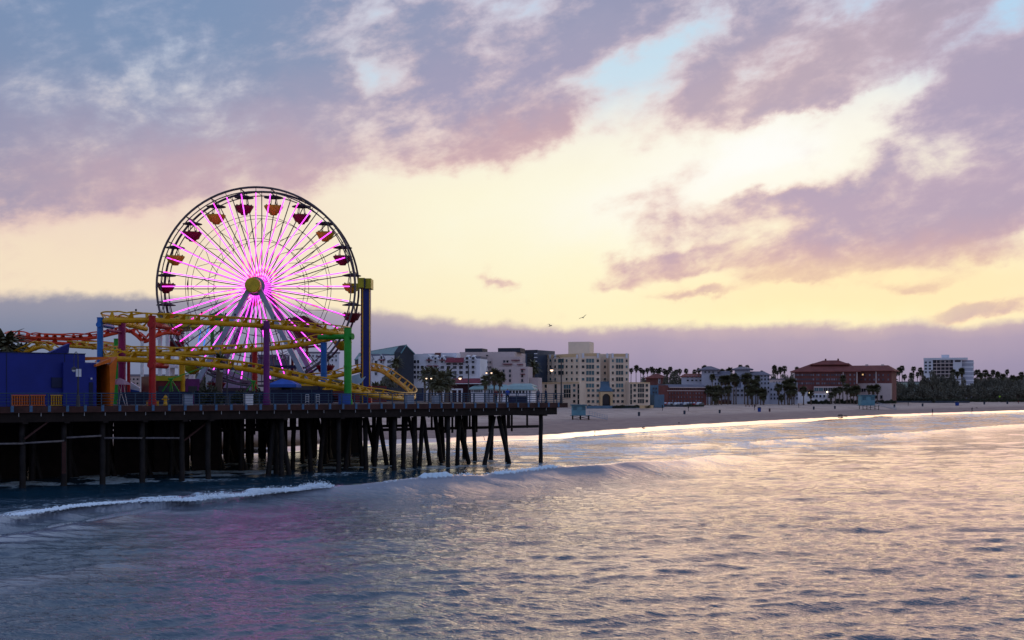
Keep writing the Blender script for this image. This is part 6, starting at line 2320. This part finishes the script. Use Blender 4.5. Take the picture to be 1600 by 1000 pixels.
def lifeguard(px, py, label, s=1.0):
    x, d, z = on_sand(px, py)
    o = thing('lifeguard_tower', label, 'lifeguard tower', (x, d, z))
    k = d / F
    w = 21.5 * k * s
    zf = z + 7.0 * k * s          # floor
    zt_ = z + 21.5 * k * s        # roof
    x0 = x - w * .5
    g = G()
    n = 12
    for i in range(n):
        a, b = x0 + w * i / n, x0 + w * (i + 1) / n
        g.box(a + .005, b - .005, d - .02 * (i % 2), d + w * .8, zf, zt_ - .003)
    part('cabin', g, m_lg, o)
    g = G(); g.box(x0 - .25, x0 + w + .3, d - .35, d + w * .8 + .3, zt_, zt_ + 2.0 * k * s); part('roof', g, m_lgd, o)
    for i in range(3):
        xa = x0 + w * (.08 + .32 * i)
        g = G(); g.box(xa, xa + w * .26, d - .09, d - .03, zf + 8 * k * s, zf + 13.4 * k * s); part('window_shutter', g, m_lgd if i != 1 else m_lg, o)
    g = G(); g.box(x0 - w * .12, x0 + w * 1.28, d - 1.2, d + w * .8, zf - .16, zf - .003); part('deck', g, m_lgd, o)
    for fx in (.06, .62, 1.22):
        for dy_ in (-1.0, w * .7):
            g = G(); g.box(x0 + w * fx - .1, x0 + w * fx + .1, d + dy_ - .1, d + dy_ + .1, z - .5, zf - .163); part('leg', g, c_wood, o)
    g = G()
    g.bar((x0 + w * .1, d - .9, z + .2), (x0 + w * 1.2, d - .9, zf - .3), .1)
    g.bar((x0 + w * .1, d - .9, zf - .3), (x0 + w * 1.2, d - .9, z + .2), .1)
    part('cross_brace', g, c_wood, o)
    g = G()
    xa, xb = x0 + w * 1.28, x0 + w * 2.55
    g.extr([(xa, d - 1.1, zf), (xb, d - 1.1, z + .15), (xb, d - 1.1, z), (xa, d - 1.1, zf - .2)], (0, 1.3, 0))
    part('ramp', g, mat('ramp_pale', (.34, .37, .42), .7, .15, 1), o)
    g = G()
    for yy in (d - 1.1, d + .2):
        for h in (.5, 1.0):
            g.tube([(xa - w * .2, yy, zf + h), (xa, yy, zf + h), (xb, yy, z + h)], .035, 5)
        for i in range(8):
            f = i / 7
            xx = xa + (xb - xa) * f
            zz = zf + (z - zf) * f
            g.tube([(xx, yy, zz), (xx, yy, zz + 1.0)], .03, 5)
    part('ramp_handrail', g, mat('ramp_pale', (.34, .37, .42)), o)
    return o


lifeguard(904.5, 655.5, 'pale blue lifeguard tower with a ramp on the sand below the cream hotel')
lifeguard(1356.5, 640.0, 'smaller looking pale blue lifeguard tower on the sand before the red hotel', .98)


def bin_(px, py, mt, label, h=1.05, r=.36):
    x, d, z = on_sand(px, py)
    o = thing('litter_bin', label, 'litter bin', (x, d, z), 'litter bins on the sand')
    s = max(1.0, 4.2 / F * d / .9 * .9)
    g = G()
    g.lathe((x, d, z), [(r * .85 * s, 0), (r * s, h * s * .9), (r * .9 * s, h * s * .9), (r * .8 * s, .12 * s), (.02, .1 * s)], 14)
    part('barrel', g, mt, o, smooth=False)
    g = G()
    g.lathe((x, d, z), [(r * 1.04 * s, h * s * .86), (r * 1.04 * s, h * s), (r * .55 * s, h * s * 1.12), (r * .5 * s, h * s * 1.08)], 14)
    part('rim_lid', g, c_dk, o)
    return o


m_bin = mat('bin_slate', (.04, .05, .075), .7, .2, 2)
for px, py, lb in [(998.5, 650, 'dark litter bin on the sand right of the near lifeguard tower'), (1069.5, 647.2, 'dark litter bin on the sand below the parked cars'), (1124.5, 645.8, 'dark litter bin on the sand below the left kiosk'), (1271.5, 640, 'dark litter bin below the glazed pavilion'), (1304.5, 639, 'dark litter bin left of the far lifeguard tower'),
                   (1397.5, 636.8, 'blue grey litter bin right of the far lifeguard tower ramp'), (1441.5, 635.2, 'green grey litter bin below the spreading tree'), (1538, 632.2, 'small dark litter bin below the white car'), (1574, 631.4, 'small dark litter bin near the right edge of the beach')]:
    bin_(px, py, m_bin, lb)
bin_(1186.5, 643.5, mat('bin_blue', (.015, .05, .26), .6, .15, 2), 'bright blue square topped bin on the sand below the tall palms', 1.5, .62)
bin_(1202.5, 643.2, mat('bin_brown', (.10, .05, .06), .7, .15, 2), 'brown litter bin next to the bright blue bin')
bin_(1495.5, 633.8, mat('bin_blue', (.015, .05, .26)), 'deep blue tipped bin on the sand right of the joggers', 1.4, .75)
for px, py, yt, lb in [(1075.5, 642, 632, 'thin volleyball post below the parked cars'), (1035, 641.5, 634.5, 'thin volleyball post right of the cream hotel'), (1179, 641, 631, 'thin volleyball post below the right kiosk'), (1419, 634.5, 629.5, 'thin post on the sand behind the ramp')]:
    x, d, z = on_sand(px, py)
    o = thing('volleyball_post', lb, 'post', (x, d, z), 'volleyball posts')
    g = G(); g.tube([(x, d, z - .3), (x, d, zat(yt, d))], .09, 8); part('post', g, c_dk, o)
    g = G(); g.tube([(x, d, z + .9), (x, d, z + 2.0)], .17, 8); part('padding', g, c_dkcl, o)
for px, py, w, h, lb in [(1313, 650.2, 9, 3.6, 'mound of dark seaweed near the waterline below the far lifeguard tower'), (1321, 650, 6, 1.0, 'low strand of seaweed trailing right of the mound'), (1061, 661.5, 2.5, 1.6, 'tiny dark seaweed lump on the damp sand'), (1005.5, 668, 5, 1.2, 'small seaweed strand near the waterline below the cream hotel'), (1526, 637.6, 4, 1.2, 'dark seaweed clump right of the jogger'), (1507, 642.4, 8, .9, 'flat seaweed strand behind the jogger'), (1294, 657.5, 4, 1.0, 'dark speck of seaweed on the wet sand')]:
    x, d, z = on_sand(px, py)
    rn = random.Random(int(px))
    g = G()
    W_, Hh = w / F * d, h / F * d
    for k in range(420):
        a = rn.uniform(-1, 1)
        p = Vector((x + a * W_ / 2, d + rn.uniform(-.5, .5) * W_ * .4, z + rn.random() ** 1.5 * Hh * (1 - a * a) + .01))
        s = rn.uniform(.05, .16) * max(.5, min(1.2, Hh))
        a_ = Vector((rn.gauss(0, 1), rn.gauss(0, 1), rn.gauss(0, .5))).normalized()
        b_ = a_.cross(Vector((rn.gauss(0, 1), rn.gauss(0, 1), rn.gauss(0, 1)))).normalized()
        g.add([p - a_ * s, p + b_ * s * .5, p + a_ * s, p - b_ * s * .5], [(0, 1, 2, 3)])
    o = link('seaweed_heap', g.mesh('seaweed_heap', mat('seaweed', (.02, .02, .016), .7, .3, 3)))
    tag(o, lb, 'seaweed')

x, d, z = on_sand(1457, 646.3)
person(1457, d, z, 2.1, dict(hal=(.3, .0, .9), fil=(.3, -.03, .8)), c_gycl, c_dkcl, 'person standing upright at the edge of the wet sand', face=.6)
x, d, z = on_sand(1518.5, 644.0)
person(1518.5, d, z, 2.1, dict(chest=(0, -.12, 1.28), neck=(0, -.18, 1.46), chin=(0, -.22, 1.53), head=(0, -.24, 1.65), shl=(.19, -.14, 1.40), shr=(-.19, -.14, 1.40), ell=(.28, .12, 1.2), hal=(.24, -.12, 1.08), fil=(.22, -.2, 1.1), elr=(-.26, -.2, 1.14), har=(-.2, -.42, 1.22), fir=(-.18, -.48, 1.26),
       knl=(.11, -.42, .66), anl=(.11, -.18, .30), tol=(.11, -.36, .24), knr=(-.11, .06, .48), anr=(-.11, .30, .12), tor=(-.11, .22, .02)), c_dkcl, c_dkcl, 'person in dark clothes jogging along the wet sand with knee raised', face=R(90))
x, d, z = on_sand(1248, 637.2)
person(1248, d, z, 2.0, {}, c_dkcl, c_gycl, 'person walking on the dry sand below the palms left of the red hotel', face=1.0)
x, d, z = on_sand(1591.5, 631.5)
person(1591.5, d, z, 2.1, {}, c_rdcl, c_dkcl, 'person in a reddish top at the right end of the beach', face=-.6)
x, d, z = on_sand(929.5, 677)
person(929.5, d, z, .55, dict(), c_dkcl, c_dkcl, 'small child sized figure at the waterline below the hotel arch')

# play equipment, road signs, street lights
for px, yb, yt, d, lb in [(1158.5, 637, 624.5, 560, 'fluorescent yellow green crossing sign between the kiosks and the palms'), (1562, 631, 617.5, 720, 'fluorescent yellow green crossing sign below the right trees')]:
    o = thing('crossing_sign', lb, 'road sign', (xat(px, d), d, SANDZ))
    g = G(); g.tube([(xat(px, d), d, SANDZ), (xat(px, d), d, zat(yt + 4, d))], .05, 6); part('pole', g, c_gry, o)
    g = G(); c0 = W(px, yt + 2.2, d)
    g.extr([c0 + Vector((.65, -.08, 0)), c0 + Vector((0, -.08, .65)), c0 + Vector((-.65, -.08, 0)), c0 + Vector((0, -.08, -.65))], (0, .05, 0))
    part('sign_panel', g, mat('fluor_green', (.35, .62, .02), .5, .1, 2), o)
for px, yt, d, lb in [(1264, 613.5, 575, 'lit street light left of the glazed pavilion'), (1292.5, 612.5, 575, 'bright lit street light right of the glazed pavilion')]:
    o = thing('street_light', lb, 'street light', (xat(px, d), d, SANDZ), 'street lights by the glazed pavilion')
    g = G(); g.tube([(xat(px, d), d, SANDZ), (xat(px, d), d, zat(yt + 1, d))], .08, 6); part('pole', g, c_gry, o)
    g = G(); g.lathe((xat(px, d), d, zat(yt + 1, d)), [(.02, .8), (.35, .6), (.45, .25), (.3, 0), (.02, -.05)], 10); part('lantern', g, mat('white_lamp', (.8, .8, .7), .4, 0, emit=(1, .8, .5), es=3.0), o)
o = thing('play_swing', 'blue and white play swing on the sand right of the kiosks', 'swing', (xat(1199, 548), 548, SANDZ))
g = G()
for px in (1197, 1203): g.bar(W(px, 634.5, 548), W(px + 1.5, 627, 548), .25); g.bar(W(px + 3, 634.5, 548), W(px + 1.5, 627, 548), .25)
g.bar(W(1198.5, 627, 548), W(1204.5, 627, 548), .25)
part('frame', g, c_wht, o)
for px, mt, lb in [(1168, c_mar, 'left dark red picnic table on the sand by the kiosks'), (1178, c_mar, 'right dark red picnic table on the sand by the palms')]:
    x, d, z = on_sand(px, 635.6)
    o = thing('picnic_table', lb, 'picnic table', (x, d, z), 'picnic tables')
    g = G(); g.box(x - 1, x + 1, d - .4, d + .4, z + .72, z + .80); part('table_top', g, mt, o)
    g = G()
    for s in (-1, 1): g.box(x - 1, x + 1, d + s * .75 - .14, d + s * .75 + .14, z + .42, z + .48)
    part('bench', g, mt, o)
    g = G()
    for s in (-.7, .7): g.bar((x + s, d - .75, z), (x + s, d + .3, z + .719), .1); g.bar((x + s, d + .75, z), (x + s, d - .3, z + .719), .1)
    part('leg_frame', g, mt, o)


# ------------------------------------------------------------------ gulls
def gull(px, py, d, a, label):
    p = W(px, py, d)
    g = G()
    n = 8
    body = [(-.28, 0, 0), (-.2, 0, .01), (-.05, 0, .02), (.12, 0, .02), (.22, 0, .04), (.29, 0, .05), (.36, 0, .04)]
    g.tube(body, [.02, .06, .085, .075, .045, .05, .012], 8)
    for s in (-1, 1):
        pts = [(0.02, .05, .05), (.10, .35, .26), (.02, .72, .30), (-.16, 1.0, .16)]
        ch = [.2, .19, .14, .02]
        vs = []
        for (x, y, z), c in zip(pts, ch): vs += [(x + c * .5, s * y, z + .01), (x - c * .5, s * y, z + .01), (x - c * .5, s * y, z - .01), (x + c * .5, s * y, z - .01)]
        fs = []
        for i in range(3):
            for k in range(4): fs.append((i * 4 + k, i * 4 + (k + 1) % 4, (i + 1) * 4 + (k + 1) % 4, (i + 1) * 4 + k))
        g.add(vs, fs)
    g.add([(-.26, -.03, 0), (-.26, .03, 0), (-.44, .1, 0), (-.44, -.1, 0), (-.26, 0, .02), (-.44, 0, .01)], [(0, 1, 2, 3), (0, 4, 5, 3), (4, 1, 2, 5)])
    o = link('gull', g.mesh('gull', mat('gull_grey', (.10, .09, .10), .7, .2, 4), True), None, p)
    o.rotation_euler = a
    return tag(o, label, 'bird')


gull(859.5, 509.5, 235, (R(14), R(-12), R(25)), 'gull with raised wings flying low before the cloud bank')
gull(911, 496.5, 250, (R(-28), R(18), R(60)), 'smaller banking gull just above the cloud bank')
